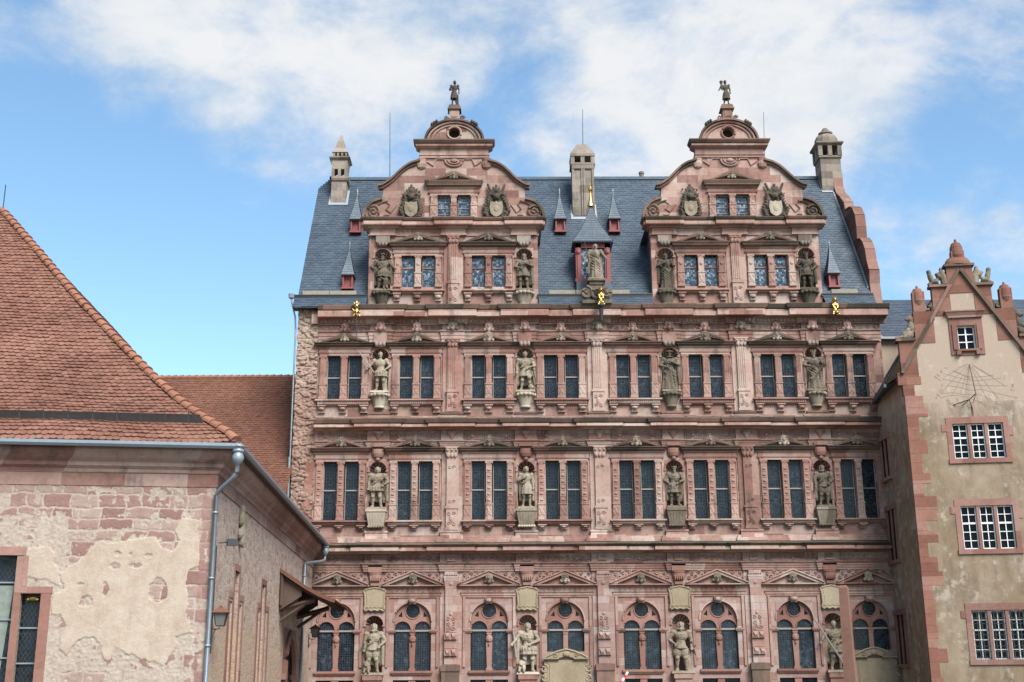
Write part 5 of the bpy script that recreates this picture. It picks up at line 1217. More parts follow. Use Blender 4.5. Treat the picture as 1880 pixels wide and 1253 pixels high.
def plaster_side(name='rubble_side'):
    m, t, b = newmat(name); oc = t.n('ShaderNodeTexCoord').outputs['Object']; x, y, z = t.xyz(oc)
    med = t.noise(oc, 2.2, 6, .65); fin = t.noise(oc, 18, 5, .65); mid = t.noise(oc, 6, 5, .6)
    pv = t.vec(x*1.15+(mid-.5)*.5, z*2.4+(med-.5)*.5, 0.0)
    vo = t.n('ShaderNodeTexVoronoi', {'Vector': pv, 'Scale': 1.9}); ed = V(t.t, t.n('ShaderNodeTexVoronoi', {'Vector': pv, 'Scale': 1.9}, feature='DISTANCE_TO_EDGE').outputs[0])
    g = V(t.t, t.n('ShaderNodeSeparateColor', {0: vo.outputs['Color']}).outputs[0])
    st = t.ramp(g*.7+med*.4-.1, [(0, (.20, .125, .105)), (.35, (.27, .18, .15)), (.65, (.32, .235, .195)), (1, (.38, .30, .245))])
    c = t.mix((ed.step(0.0, .10)).rsub(1.0)*.7, st, (.38, .30, .235))
    c = t.mix((mid*.6+med*.5).step(.50, .62)*.7, c, (.39, .31, .245))
    c = t.mix((t.noise(oc, .55, 5, .6)*1.0+(z-6.2)*-.10).step(.50, .66)*.65, c, (.34, .235, .15))
    c = t.mix(t.noise(t.mapv(oc, (2, 2, .3)), 1.5, 6, .65).step(.55, .78)*.35, c, (.10, .075, .06))
    setin(t, b, Base_Color=c, Roughness=.95, Specular_IOR_Level=.2); bump(t, b, ed.step(0.0, .15)*.5+mid*.5+fin*.4, .38, .035); return m
M['plf'] = plaster_front(); M['pls'] = plaster_side()
# front wall with the stepped window
fh = [(-6.4, -5.14, 1.5, 6.99), (-4.97, -4.44, 1.5, 5.98)]
fw = inst('wall', front_patch(-6.75, 0.0, 3.3, 9.30, .0235, fh), hall)
put('wall_base', wall_holes(-14, 0, -1, 9.30, [(-6.75, 0.0, 3.3, 9.295)], 0.0, .06).join(wall_holes(-6.75, 0, 3.3, 9.3, fh, .07, .45)), M['pls'], fw)
wi = inst('window', MB().box(-6.7, -4.92, -.05, .12, 6.99, 7.22).box(-5.14, -4.97, -.03, .3, 1.5, 6.99).box(-4.97, -4.15, -.045, .12, 5.98, 6.16).box(-4.44, -4.18, -.04, .12, 1.5, 5.98).box(-4.965, -4.84, -.05, .1, 6.165, 6.985).mesh('window', M['redtrim']), hall)
for x0, x1, z1, bars in ((-6.4, -5.14, 6.99, (6.28, 5.3, 4.3)), (-4.97, -4.44, 5.98, (5.08, 4.16))):
    wdt = (x1-x0)/2; inst('pane', MB().box(-wdt, wdt, 0, .02, 0, z1-1.5).mesh('pane', M['glass_dia']), wi, ((x0+x1)/2, .26, 1.5))
    mb = MB()
    for z in bars: mb.box(x0, x1, .20, .235, z-.02, z+.02)
    inst('glazing_bar', mb.mesh('glazing_bar', M['zinc']), wi)
mb = MB()
for k in range(8):
    x = -5.95+k*.09; mb.add([(x, .235, 6.2), (x+.1, .25, 6.2), (x-.25+k*.02, .25, 3.0), (x-.35+k*.02, .235, 3.0)], [(0, 1, 2, 3)])
inst('curtain', mb.mesh('curtain', M['curtain']), wi)
inst('leaf_carving', MB().ball((-4.70, .2, 5.86), (.17, .05, .07), 10, 6).ball((-4.82, .2, 5.84), (.07, .05, .06), 8, 5).ball((-4.58, .2, 5.84), (.07, .05, .06), 8, 5).mesh('leaf_carving', M['gold']), wi)
# band and cornice
path = [(-14, 0), (0, 0), (su.x*SL, su.y*SL)]
put('stone_band', MB().sweep([(0, 8.92), (.035, 8.92), (.045, 9.27), (0, 9.28)], path), M['trim'], hall)
put('cornice', MB().sweep([(0, 9.281), (.06, 9.281), (.10, 9.38), (.20, 9.46), (.22, 9.56), (.36, 9.66), (.44, 9.76), (.46, 9.86), (.46, 9.95), (0, 9.96)], path), M['trim'], hall)
put('wall', wall_holes(0, SL, -1, 9.30, [(15.4, 19.5, -1, 5.75), (3.75, 4.55, 1.5, 6.95), (3.1, 3.55, 1.5, 6.0), (4.75, 5.3, 1.5, 6.0), (9.35, 10.0, 1.5, 6.95), (8.75, 9.15, 1.5, 6.03), (10.2, 10.7, 1.5, 6.03)], 0, .5), M['pls'], hall, (0, 0, 0), SDR)
# side windows: tall stepped lights with red stone mullions
for x0 in (3.1, 8.72):
    mb = MB().box(x0-.35, x0-.01, -.02, .3, 1.5, 6.1).box(x0+.46, x0+.64, -.03, .3, 1.5, 6.05).box(x0+1.46, x0+1.64, -.03, .3, 1.5, 6.05).box(x0+2.21, x0+2.5, -.02, .3, 1.5, 6.1).box(x0+.5, x0+1.62, -.03, .3, 6.95, 7.15).box(x0+.46, x0+.64, -.028, .28, 6.055, 6.95).box(x0+1.46, x0+1.64, -.028, .28, 6.055, 6.95).box(x0-.3, x0+.455, -.028, .28, 6.1, 6.28).box(x0+1.645, x0+2.45, -.028, .28, 6.1, 6.28)
    o = put('window', mb, M['redtrim'], hall, (0, 0, 0), SDR)
    inst('pane', MB().box(x0-.01, x0+2.22, .3, .32, 1.5, 6.96).mesh('pane', M['glass_dia']), o)
# arched doorway
mb = MB(); ar = [(1.95*cos(PI*i/18), 3.9+1.8*sin(PI*i/18)) for i in range(19)]
mb.plate([(2.05, 3.9)]+ar[0:0]+[(2.05, 5.76), (-2.05, 5.76), (-2.05, 3.9), (-1.95, 3.9)]+list(reversed(ar))[1:-1]+[(1.95, 3.9)], [], -.03, .1)
mb.tube([(1.75, -.04, -1), (1.75, -.04, 3.9)]+[(1.75*cos(PI*i/18), -.04, 3.9+1.62*sin(PI*i/18)) for i in range(1, 18)]+[(-1.75, -.04, 3.9), (-1.75, -.04, -1)], .16, 6)
mb.box(-2.1, -1.6, -.2, .1, 3.75, 3.95).box(1.6, 2.1, -.2, .1, 3.75, 3.95)
o = inst('doorway', mb.mesh('doorway', M['redtrim']), hall, su*17.45, SDR); inst('door', MB().box(-2.0, 2.0, .3, .4, -1, 5.7).mesh('door', M['wood']), o)
# weathered relief high on the side wall
mb = MB(); rg = random.Random(8)
for k in range(16): mb.ball((rg.uniform(-.22, .25), -.06, rg.uniform(-.55, .55)), (rg.uniform(.08, .16), .12, rg.uniform(.08, .2)), 8, 5)
mb.cap((-.1, -.08, .3), (.05, -.1, -.6), .1, .08).ball((.1, -.08, .2), (.22, .12, .25))
inst('relief_carving', remesh(mb, 'relief_carving', M['statue_b'], .03, .02, 8, 3), hall, su*4.15+Vector((0, 0, 8.35)), SDR)
# ---- roof
PRF = [(0, 10.06), (.35, 10.42), (1.1, 10.92), (2.02, 11.61), (3.18, 12.65), (4.87, 14.32), (6.74, 16.22), (8.84, 18.5), (10.92, 20.72), (11.2, 21.02)]
cum = [0.0]
for i in range(1, len(PRF)): cum.append(cum[-1]+math.hypot(PRF[i][0]-PRF[i-1][0], PRF[i][1]-PRF[i-1][1]))
def prf(v):
    i = 0
    while i < len(cum)-2 and v > cum[i+1]: i += 1
    q = (v-cum[i])/(cum[i+1]-cum[i]); a, b = PRF[i], PRF[i+1]; d = (b[0]-a[0], b[1]-a[1]); L = math.hypot(*d)
    return a[0]+d[0]*q, a[1]+d[1]*q, d[0]/L, d[1]/L
GO = .62                                    # overhang of the gutter line
c0 = -mL*GO                                 # gutter corner
def ff(u, v):
    d, z, a, b = prf(v); return Vector((u, -GO+d, z+.022*sin(u*1.3+v*.9)+.018*sin(u*.45-v*2.1)+.012*noise.noise((u*1.1, v*3.0, 0.0)))), Vector((0, -b, a))
def flim(v): d = prf(v)[0]; return (-14.0, (c0+mL*d).x-.03)
def fs_(u, v):
    d, z, a, b = prf(v); p = su*u+sn*(GO-d); return Vector((p.x, p.y, z)), Vector((sn.x*b, sn.y*b, a))
def slim(v):
    d = prf(v)[0]; q = c0+mL*d; return (q.dot(su)+.03, SL+.6)
rt = MB(); tiles(rt, ff, flim, 0.0, cum[-1], .185, .205, .050, .040, .014, 1.5, random.Random(6))
dk = MB()
for i in range(len(PRF)-1):
    for S_, lim in ((ff, flim), (fs_, slim)):
        a0, b0 = lim(cum[i]+1e-4); a1, b1 = lim(cum[i+1]-1e-4)
        P_ = [S_(a0, cum[i]+1e-4), S_(b0, cum[i]+1e-4), S_(b1, cum[i+1]-1e-4), S_(a1, cum[i+1]-1e-4)]
        dk.add([p-n*.04 for p, n in P_], [(0, 1, 2, 3)])
rt.join(dk); tiles(rt, fs_, slim, 0.0, 3.0, .24, .2, .028, 0, .01, 1.5, random.Random(7)); tiles(rt, fs_, slim, 3.0, cum[-1], .24, .3, .028, 0, .01, 1.5, random.Random(7))
hroof = put('roof', rt, M['tile'], hall)
ht = MB(); v = .1; rg = random.Random(12)
while v < cum[-1]-.2:
    def hp(v): d, z, a, b = prf(min(v, cum[-1]-1e-3)); q = c0+mL*d; return Vector((q.x, q.y, z))
    p0, p1 = hp(v), hp(v+.40); d = (p1-p0).normalized(); up = Vector((0, 0, 1))-d*d.z; up.normalize(); sd_ = d.cross(up)
    w0, w1 = .17+rg.uniform(-.01, .01), .125; vs = []; n = 7
    for p, r in ((p0+up*.03, w0), (p1+up*.005, w1)):
        vs += [p+sd_*(r*1.1*cos(PI*i/n))+up*(r*.95*sin(PI*i/n)) for i in range(n+1)]
    ht.add(vs, [(i, i+1, n+2+i, n+1+i) for i in range(n)]+[tuple(range(n+1))]); v += .335
put('hip_tiles', ht, M['hiptile'], hroof)
sg = MB(); v0, v1 = 1.10, 1.42; k = 0
p0, n0 = ff(-14, v0); p1, n1 = ff(-14, v1); xr = flim(v0)[1]-.25
sg.add([(x, p.y+n0.y*o_, p.z+n0.z*o_) for o_ in (.05, .08) for x, p in ((-14, p0), (xr, p0), (xr-.1, p0+n0*.23), (-14, p0+n0*.23))], [(0, 1, 2, 3), (4, 5, 6, 7), (0, 1, 5, 4), (2, 3, 7, 6)])
put('snow_guard', sg, M['greyboard'], hroof)
sk = MB(); x = -.9
while x > -13: sk.add([(x+q, p.y+n0.y*o_, p.z+n0.z*o_) for o_ in (.0, .12) for q, p in ((-.018, p0-n0*.02), (.018, p0-n0*.02), (.018, p0+n0*.29), (-.018, p0+n0*.29))], [(0, 1, 2, 3), (4, 5, 6, 7), (0, 1, 5, 4), (1, 2, 6, 5), (2, 3, 7, 6), (3, 0, 4, 7)]); x -= .66
put('guard_bracket', sk, M['lead'], hroof)
gpath = [(-14, -GO+.05), (c0.x, c0.y)]; gc = (c0.x, c0.y); ge = c0+su*(SL+.3)
put('gutter', MB().sweep([(.02, 9.92), (.10, 9.90), (.15, 9.97), (.15, 10.05), (.13, 10.06), (.12, 9.99), (.08, 9.94), (.02, 9.96)], [(-14, c0.y), gc, (ge.x, ge.y)]), M['zinc'], hall)
put('soffit', MB().add([(-14, 0, 9.955), (c0.x, 0, 9.955), (c0.x, c0.y, 9.93), (-14, c0.y, 9.93)], [(0, 1, 2, 3)]).add([(c0.x, c0.y, 9.93), (0, 0, 9.955), (su*SL)[:2]+(9.955,), (ge.x, ge.y, 9.93)], [(0, 1, 2, 3)]), M['wood'], hall)
def hopper_pipe(p, foot, nm='downpipe'):
    mb = MB().lathe([(.06, -.50), (.08, -.46), (.14, -.40), (.175, -.28), (.14, -.17), (.125, -.14), (.17, -.12), (.17, -.06), (.13, -.04), (.15, 0), (.19, .02), (.19, .06)], p, 14)
    q = Vector(p); f = Vector(foot)
    pts = [q+Vector((0, 0, -.45)), q+Vector((0, 0, -.62)), q.lerp(f, .25)+Vector((0, 0, 0))]
    pts = [q+Vector((0, 0, -.45)), q+Vector((0, 0, -.66))]
    a = q+Vector((0, 0, -.66)); b = Vector((f.x, f.y, q.z-1.28))
    for i in range(1, 8):
        s = i/8; e = s*s*(3-2*s); w_ = 4*s*(1-s); pts.append(Vector((a.x+(b.x-a.x)*e, a.y+(b.y-a.y)*e, a.z+(b.z-a.z)*(s*.9+.1*e))))
    pts += [b, Vector((f.x, f.y, -1))]
    mb.tube(pts, .065, 10)
    for z in (8.2, 6.4, 4.6, 2.8): mb.lathe([(.085, -.03), (.085, .03)], (f.x, f.y, z), 10)
    return put(nm, mb, M['zinc'], hall, smooth=True)
hopper_pipe((c0.x+.03, c0.y+.02, 9.95), (.02, -.10, 0))
e = su*24.6; hopper_pipe((e+sn*.62)[:2]+(9.95,), tuple((su*20.9+sn*.1)[:2])+(0,))
put('lightning_rod', MB().tube([(c0.x+mL.x*11.0, c0.y+mL.y*11.0, 20.8), (c0.x+mL.x*11.0, c0.y+mL.y*11.0, 21.9)], .02, 5), M['iron'], hroof)
# timber porch canopy over the doorway
def sp_(u, o_, z): p = su*u+sn*o_; return (p.x, p.y, z)
mb = MB()
for k in range(8): 
    u = 13.95+k*.85; mb.tube([sp_(u, .05, 7.62), sp_(u, 1.05, 7.05), sp_(u, 2.0, 6.62)], .07, 4)
for u in (14.1, 19.7): mb.tube([sp_(u, 0, 6.35), sp_(u, 1.35, 6.72)], .10, 4).tube([sp_(u, .03, 5.9), sp_(u, .95, 6.55)], .07, 4).box(0, 0, 0, 0, 0, 0)
mb.tube([sp_(13.8, 1.5, 6.80), sp_(20.1, 1.5, 6.80)], .08, 4).tube([sp_(13.8, .06, 6.5), sp_(13.8, .06, 7.8)], .09, 4)
mb.add([sp_(13.9, .0, 7.78), sp_(13.9, .85, 7.2), sp_(13.9, .85, 6.85), sp_(13.9, 0, 6.3)], [(0, 1, 2, 3)]).add([sp_(20, .0, 7.78), sp_(20, .85, 7.2), sp_(20, .85, 6.85), sp_(20, 0, 6.3)], [(0, 1, 2, 3)])  # dark end sheets added to stand in for shadow under the canopy
porch = put('porch_canopy', mb, M['wood'], hall)
pc = [(0.0, 7.86), (.5, 7.52), (1.0, 7.20), (1.5, 6.93), (2.0, 6.72), (2.15, 6.68)]
cm = [0.0]
for i in range(1, len(pc)): cm.append(cm[-1]+math.hypot(pc[i][0]-pc[i-1][0], pc[i][1]-pc[i-1][1]))
def pf(u, v):
    v = cm[-1]-v; i = 0
    while i < len(cm)-2 and v > cm[i+1]: i += 1
    q = (v-cm[i])/(cm[i+1]-cm[i]); a, b = pc[i], pc[i+1]; o_, z = a[0]+(b[0]-a[0])*q, a[1]+(b[1]-a[1])*q
    L = math.hypot(b[0]-a[0], b[1]-a[1]); nx, nz = -(b[1]-a[1])/L, (b[0]-a[0])/L; p = su*u+sn*o_; return Vector((p.x, p.y, z)), Vector((sn.x*nx, sn.y*nx, nz))
tr = tiles(MB(), pf, lambda v: (13.7, 20.2), 0, cm[-1]-.02, .2, .17, .03, .03, .01, 1.5, random.Random(3))
for i in range(5):
    P_ = [sp_(13.7, pc[i][0], pc[i][1]-.04), sp_(20.2, pc[i][0], pc[i][1]-.04), sp_(20.2, pc[i+1][0], pc[i+1][1]-.04), sp_(13.7, pc[i+1][0], pc[i+1][1]-.04)]
    if i not in (3,): tr.add(P_, [(0, 1, 2, 3)])
    tr.add([sp_(13.68, pc[i][0], pc[i][1]-.10), sp_(13.68, pc[i+1][0], pc[i+1][1]-.10), sp_(13.68, pc[i+1][0], pc[i+1][1]+.05), sp_(13.68, pc[i][0], pc[i][1]+.05)], [(0, 1, 2, 3)])
inst('canopy_roof', tr.mesh('canopy_roof', M['tile2']), porch)
# conduit, floodlight and lantern on the corner
put('conduit', MB().tube([(.10, .02, 7.3), (.10, .02, 4.4)], .018, 5), M['iron'], hall)
def lantern(loc, rz, lab, s=1.0):
    o = inst('wall_lantern', None, None, loc, rz); tag(o, lab, 'lantern', 'lanterns on the side of the hall'); o.scale = (s,)*3
    f = MB()
    for a in range(4):
        x, y = cos(PI/4+a*PI/2), sin(PI/4+a*PI/2); f.tube([(.16*x, .16*y, -.22), (.25*x, .25*y, .14)], .014, 4)
    for z, r in ((-.22, .16), (.14, .25)): f.tube([(r*cos(PI/4+a*PI/2), r*sin(PI/4+a*PI/2), z) for a in range(5)], .016, 4)
    inst('frame', f.mesh('frame', M['iron']), o)
    inst('glass', MB().taper(-.105, .105, -.105, .105, -.21, .13, -.165, .165, -.165, .165).mesh('glass', M['lampglass']), o)
    inst('cap', MB().taper(-.24, .24, -.24, .24, .14, .27, -.06, .06, -.06, .06).box(-.24, .24, -.24, .24, .12, .14).ball((0, 0, .29), .04, 8, 5).mesh('cap', M['tile2']), o)
    inst('bracket', MB().tube([(0, 0, -.22), (-.02, 0, -.30), (-.14, 0, -.32), (-.27, 0, -.26)], .016, 5).tube([(-.12, 0, -.32), (-.19, .0, -.52), (-.27, 0, -.62)], .014, 5).tube([(-.27, 0, -.7), (-.27, 0, -.1)], .02, 5).mesh('bracket', M['iron']), o)
lantern((-7.69, -25.5, 5.36), rad(8), 'four sided iron wall lantern on a bracket beside the corner downpipe')
p = HC+Matrix.Rotation(HA, 3, 'Z') @ (su*20.2+sn*.75); lantern((p.x, p.y, 5.75), rad(3), 'small lantern hanging under the timber porch canopy', 1.0)
o = inst('floodlight', None, None, (-7.53, -25.42, 7.40), rad(25)); tag(o, 'small black floodlight on the side wall of the hall near its corner', 'floodlight')
inst('housing', MB().taper(-.12, .12, -.16, .04, -.09, .09, -.12, .12, -.12, .04).box(-.14, .14, -.18, -.161, -.1, .1).mesh('housing', M['iron']), o); inst('bracket', MB().tube([(0, .03, 0), (-.15, .1, .02), (-.32, .12, 0)], .02, 5).mesh('bracket', M['iron']), o)

# ================================================================== WING BETWEEN HALL AND PALACE
wing = inst('wing_building', None); tag(wing, 'brown tiled roof wing between the hall and the palace', 'wing')
A, B = Vector((-10.34, 5.2, 19.78)), Vector((-26, 8.6, 20.6)); dr = (B-A).normalized(); dn = Vector((dr.y*-1, dr.x, 0)).normalized()
if dn.y > 0: dn = -dn
def wf(u, v): p = A+dr*(u)+dn*(7.6-v*.66); return Vector((p.x, p.y, p.z-(7.6-v*.66)*1.14)), Vector((dn.x*.75, dn.y*.75, .66))
wmin = lambda v: (-10.28-A.x-dn.x*(7.6-v*.66))/dr.x
rw = tiles(MB(), wf, lambda v: (wmin(v), 15.5), 0, 11.5, .21, .17, .03, .04, .012, 1.5, random.Random(9))
rw.add([wf(wmin(0), 0)[0], wf(15.5, 0)[0], wf(15.5, 11.5)[0], wf(0, 11.5)[0]], [(0, 1, 2, 3)]); q = Vector((0, 5, -6)); rw.add([A, B, B+q, A+q], [(0, 1, 2, 3)])
wr = put('roof', rw, M['tile2'], wing)
rm = MB()
for k in range(36): p0, p1 = A+dr*k*.42, A+dr*(k*.42+.46); rm.tube([p0+Vector((0, 0, -.02)), p1+Vector((0, 0, -.05))], [.17, .14], 8)
put('ridge_tiles', rm, M['hiptile'], wr)
ep = [wf(0, 0)[0], wf(15.5, 0)[0]]
put('wall', MB().add([(ep[0].x, ep[0].y+.5, -1), (ep[1].x, ep[1].y+.5, -1), (ep[1].x, ep[1].y+.5, ep[1].z), (ep[0].x, ep[0].y+.5, ep[0].z)], [(0, 1, 2, 3)]), M['rubble'], wing)
put('downpipe', MB().tube([(-10.42, -.05, 14.4), (-10.42, -.05, 6)], .05, 6), M['zinc'], wing)
# ================================================================== GABLED HOUSE ON THE RIGHT (local: x along the front, y inward)
HB = Vector((18.95, -4.3, 0)); BA = rad(-8.2)
hs = inst('gabled_house', None, None, HB, BA)
tag(hs, 'ochre plastered house with a stepped sandstone gable and a painted sundial', 'house')
def ochre():
    m, t, b = newmat('stained_ochre_plaster'); oc = t.n('ShaderNodeTexCoord').outputs['Object']; x, y, z = t.xyz(oc)
    big = t.noise(oc, .45, 6, .62); med = t.noise(oc, 2.0, 6, .66); fin = t.noise(oc, 14, 5, .65); st = t.noise(t.mapv(oc, (1.3, 1.3, .22)), 1.6, 6, .66)
    k = big*.8+med*.35-.08
    c = t.ramp(k, [(.2, (.125, .084, .052)), (.42, (.19, .137, .088)), (.6, (.245, .187, .13)), (.8, (.30, .245, .185))])
    c = t.mix((z-15.2+big*2.0).step(0.0, 2.2)*.85, c, (.33, .255, .195))            # newer wash on the gable
    c = t.mix(st.step(.42, .68)*(z.lt(16.0))*.6, c, (.10, .075, .05))
    c = t.mix((med*.6+st*.6).step(.62, .74)*.5, c, (.42, .36, .29))
    c = t.mix((t.noise(t.mapv(oc, (1, 1, .6), (4, 1, 9)), .9, 6, .66)).step(.55, .66)*(z.lt(11.0))*.42, c, (.33, .285, .25))
    v = (fin-.5)*.35+1.0; c = t.mix(1.0, c, t.vec(v, v, v), 'MULTIPLY')
    setin(t, b, Base_Color=c, Roughness=.95, Specular_IOR_Level=.2); bump(t, b, med*.5+fin*.4+st*.3, .35, .03); return m
M['ochre'] = ochre()
DX = -.0                                       # gable axis
GXc = 3.05
w3 = [(1.97, 4.24, 13.35, 14.98), (1.97, 4.24, 9.23, 11.18), (1.97, 4.24, 4.42, 6.55), (2.62, 3.46, 18.55, 19.66)]
wl = wall_holes(0, 9.5, -1, 17.55, w3[:3], 0, .35)
put('wall', wl, M['ochre'], hs)
# the gable field with its small window
G_ = [(0, 17.55), (6.1, 17.55), (6.1, 17.8), (3.05, 22.5), (0, 17.8)]
put('gable', MB().plate(G_, [[(2.66, 18.52), (3.46, 18.52), (3.46, 19.66), (2.66, 19.66)]], 0, .35), M['ochre'], hs)
# side wall towards the palace
sdv = Vector((18.95-18.95, 4.6, 0)); a_ = PI/2-BA
put('wall', wall_holes(0, 4.7, -1, 17.4, [(2.9, 4.2, 13.2, 14.9), (2.95, 4.1, 9.1, 11.5), (2.9, 4.2, 4.3, 6.5)], 0, .3).xf(lambda p: Vector((4.7-p.x, p.y, p.z))).xf(lambda p: Vector((-p.x, p.y, p.z))).xf(lambda p: Vector((p.x+4.7, p.y, p.z))) if False else
    MB().add([(0, 0, -1), (0, 4.4, -1), (0, 4.4, 17.5), (0, 0, 17.5)], [(0, 1, 2, 3)]).add([(9.5, 0, -1), (9.5, 9, -1), (9.5, 9, 17.5), (9.5, 0, 17.5)], [(0, 1, 2, 3)]), M['ochre'], hs, (0, 0, 0), -BA)
for z0, z1, y0 in ((13.1, 14.95, 2.75), (9.1, 11.5, 2.7), (4.3, 6.55, 2.7)):
    mb = MB()
    mb.box(-.10, .02, y0, y0+.16, z0, z1).box(-.10, .02, y0+1.24, y0+1.40, z0, z1).box(-.09, .02, y0+.62, y0+.76, z0, z1).box(-.16, .02, y0-.06, y0+1.46, z0-.16, z0).box(-.15, .02, y0-.06, y0+1.46, z1, z1+.24)
    o = put('window', mb, M['redtrim'], hs, (0, 0, 0), -BA)
    inst('pane', MB().box(-.03, -.012, y0+.16, y0+1.24, z0, z1).mesh('pane', M['pane']), o)
# quoins: uneven long and short stones at the corner, returning onto the side wall
rg = random.Random(15); qb = MB(); z = 0.0
while z < 17.2:
    h = min(rg.uniform(.42, .66), 17.3-z); L = rg.uniform(.38, .55) if rg.random() < .5 else rg.uniform(.7, 1.0); Ls = rg.uniform(.25, .5)
    qb.box(-.008, L, -.010-rg.uniform(0, .008), .02, z, z+h-.008).box(-.018, .004, .0, Ls, z, z+h-.008)
    z += h
put('corner_stones', qb, M['red'], hs)
# stepped gable: raised sandstone steps, pillars, scrolls
sg_ = MB()
for s in (-1, 1):
    X = lambda a: GXc+s*a
    def bx(a0, a1, y0, y1, z0, z1): sg_.box(min(X(a0), X(a1)), max(X(a0), X(a1)), y0, y1, z0, z1)
    bx(2.32, 3.10, -.02, .34, 17.3, 19.02); bx(1.42, 2.32, -.022, .34, 18.9, 20.45)
    bx(1.72, 2.28, -.024, .34, 20.45, 21.45); sg_.cap((X(2.0), .16, 21.0), (X(2.0), .16, 21.42), .285, .27, 14)
    sg_.cap((X(2.0), .16, 21.62), (X(2.0), .16, 21.74), .07, .06, 8)
    bx(.55, 1.36, -.026, .34, 20.2, 21.62); bx(1.36, 1.72, -.018, .33, 20.0, 20.45)
    bx(2.6, 3.1, -.016, .33, 16.4, 17.3)
    bx(2.9, 3.3, -.03, .3, 16.9, 17.5)
bz = sg_.box(GXc-.60, GXc+.60, -.03, .34, 21.3, 22.62).box(GXc-.30, GXc+.30, -.05, .32, 22.74, 23.4).lathe([(.60, 22.74), (.58, 22.9), (.48, 23.05), (.30, 23.16)], (GXc, .15, 0), 16, 1, .55)
sg_.cap((GXc, .14, 23.2), (GXc, .14, 23.62), .31, .29, 14).cap((GXc, .14, 23.88), (GXc, .14, 24.0), .07, .06, 8)
put('stepped_gable', sg_, M['red'], hs)
cb = MB()
for s in (-1, 1):
    X = lambda a: GXc+s*a
    for a0, a1, z in ((2.36, 3.24, 19.02), (.50, 1.48, 21.62)): cb.box(min(X(a0), X(a1)), max(X(a0), X(a1)), -.14, .40, z, z+.13)
    cb.add([(X(-.02), -.16, 22.42), (X(.10), -.16, 22.50), (X(3.16), -.16, 17.50), (X(3.02), -.16, 17.42), (X(-.02), -.031, 22.42), (X(.10), -.031, 22.50), (X(3.16), -.031, 17.50), (X(3.02), -.031, 17.42)], [(0, 1, 2, 3), (0, 1, 5, 4), (1, 2, 6, 5), (2, 3, 7, 6), (3, 0, 4, 7)])
cb.box(GXc-.70, GXc+.70, -.14, .42, 22.62, 22.74)
put('coping', cb, M['weather'], hs)
def scroll(s, kind):
    mb = MB()
    if kind == 0:        # crouching lion shape on the lower shoulder
        mb.ball((0, 0, .22), (.30, .16, .24)).ball((.18, 0, .62), (.19, .16, .28)).ball((.14, -.02, 1.0), (.17, .15, .18)).ball((-.0, -.04, .98), (.10, .1, .09)).cap((.0, -.08, .45), (-.18, -.1, .08), .09, .07, 8).cap((-.2, 0, .12), (-.55, 0, .10), .12, .06, 8).ball((.2, .05, 1.16), .07, 8, 5)
        for k in range(6): mb.ball((.26+.03*sin(k), 0, .35+k*.13), (.1, .14, .09), 8, 5)
    else:
        mb.tube([(.30, 0, .0), (.26, 0, .42), (.10, 0, .74), (-.02, 0, .60), (.08, 0, .40), (-.06, 0, .22), (-.28, 0, .18), (-.34, 0, .42), (-.40, 0, .64)], [.19, .19, .16, .14, .15, .17, .14, .13, .11], 8).ball((-.40, 0, .70), .12, 10, 6).ball((.30, 0, .1), (.12, .14, .16)).ball((.16, -.02, .8), (.1, .1, .12), 8, 5).ball((-.4, 0, .08), (.12, .12, .1))
    if s < 0: pass
    return remesh(mb.xf(lambda p: Vector((p.x*(1 if s < 0 else -1), p.y, p.z))), 'scroll_carving', M['statue'], .028, .015, 8, 4)
mats = {}
for s in (-1, 1):
    inst('scroll_carving', scroll(s, 0), hs, (GXc+s*2.62, .12, 19.14)); inst('scroll_carving', scroll(s, 1), hs, (GXc+s*.98, .14, 21.74))
    inst('scroll_carving', scroll(s, 1), hs, (GXc+s*1.52, .14, 20.44), 0, (.55, .8, .55))
# small gable window
mb = MB().box(2.30, 2.66, -.05, .12, 18.25, 20.05).box(3.46, 3.82, -.05, .12, 18.25, 20.05).box(2.64, 3.48, -.04, .12, 18.22, 18.5).box(2.42, 2.58, -.10, -.051, 18.5, 19.75).box(3.54, 3.70, -.10, -.051, 18.5, 19.75)
mb.box(2.28, 3.84, -.14, .1, 20.05, 20.14).box(2.34, 3.78, -.045, .1, 19.68, 20.05).sweep([(0, 20.14), (.05, 20.14), (.12, 20.30), (.16, 20.34), (.16, 20.40), (0, 20.41)], [(2.30, 0), (2.30, -.05), (3.82, -.05), (3.82, 0)]).box(2.56, 3.56, -.16, .1, 18.42, 18.51).box(2.52, 2.72, -.17, -.041, 18.24, 18.41).box(3.40, 3.60, -.17, -.041, 18.24, 18.41)
wi = put('window', mb, M['redtrim'], hs)
mb = MB().box(2.66, 2.72, .14, .19, 18.52, 19.66).box(3.40, 3.46, .14, .19, 18.52, 19.66).box(3.03, 3.09, .135, .185, 18.52, 19.66).box(2.72, 3.40, .14, .19, 18.52, 18.57).box(2.72, 3.40, .14, .19, 19.61, 19.66)
for z in (18.90, 19.27): mb.box(2.72, 3.40, .137, .18, z-.02, z+.02)
inst('frame', mb.mesh('frame', M['white']), wi); inst('pane', MB().box(2.66, 3.46, .2, .22, 18.52, 19.66).mesh('pane', M['pane']), wi)
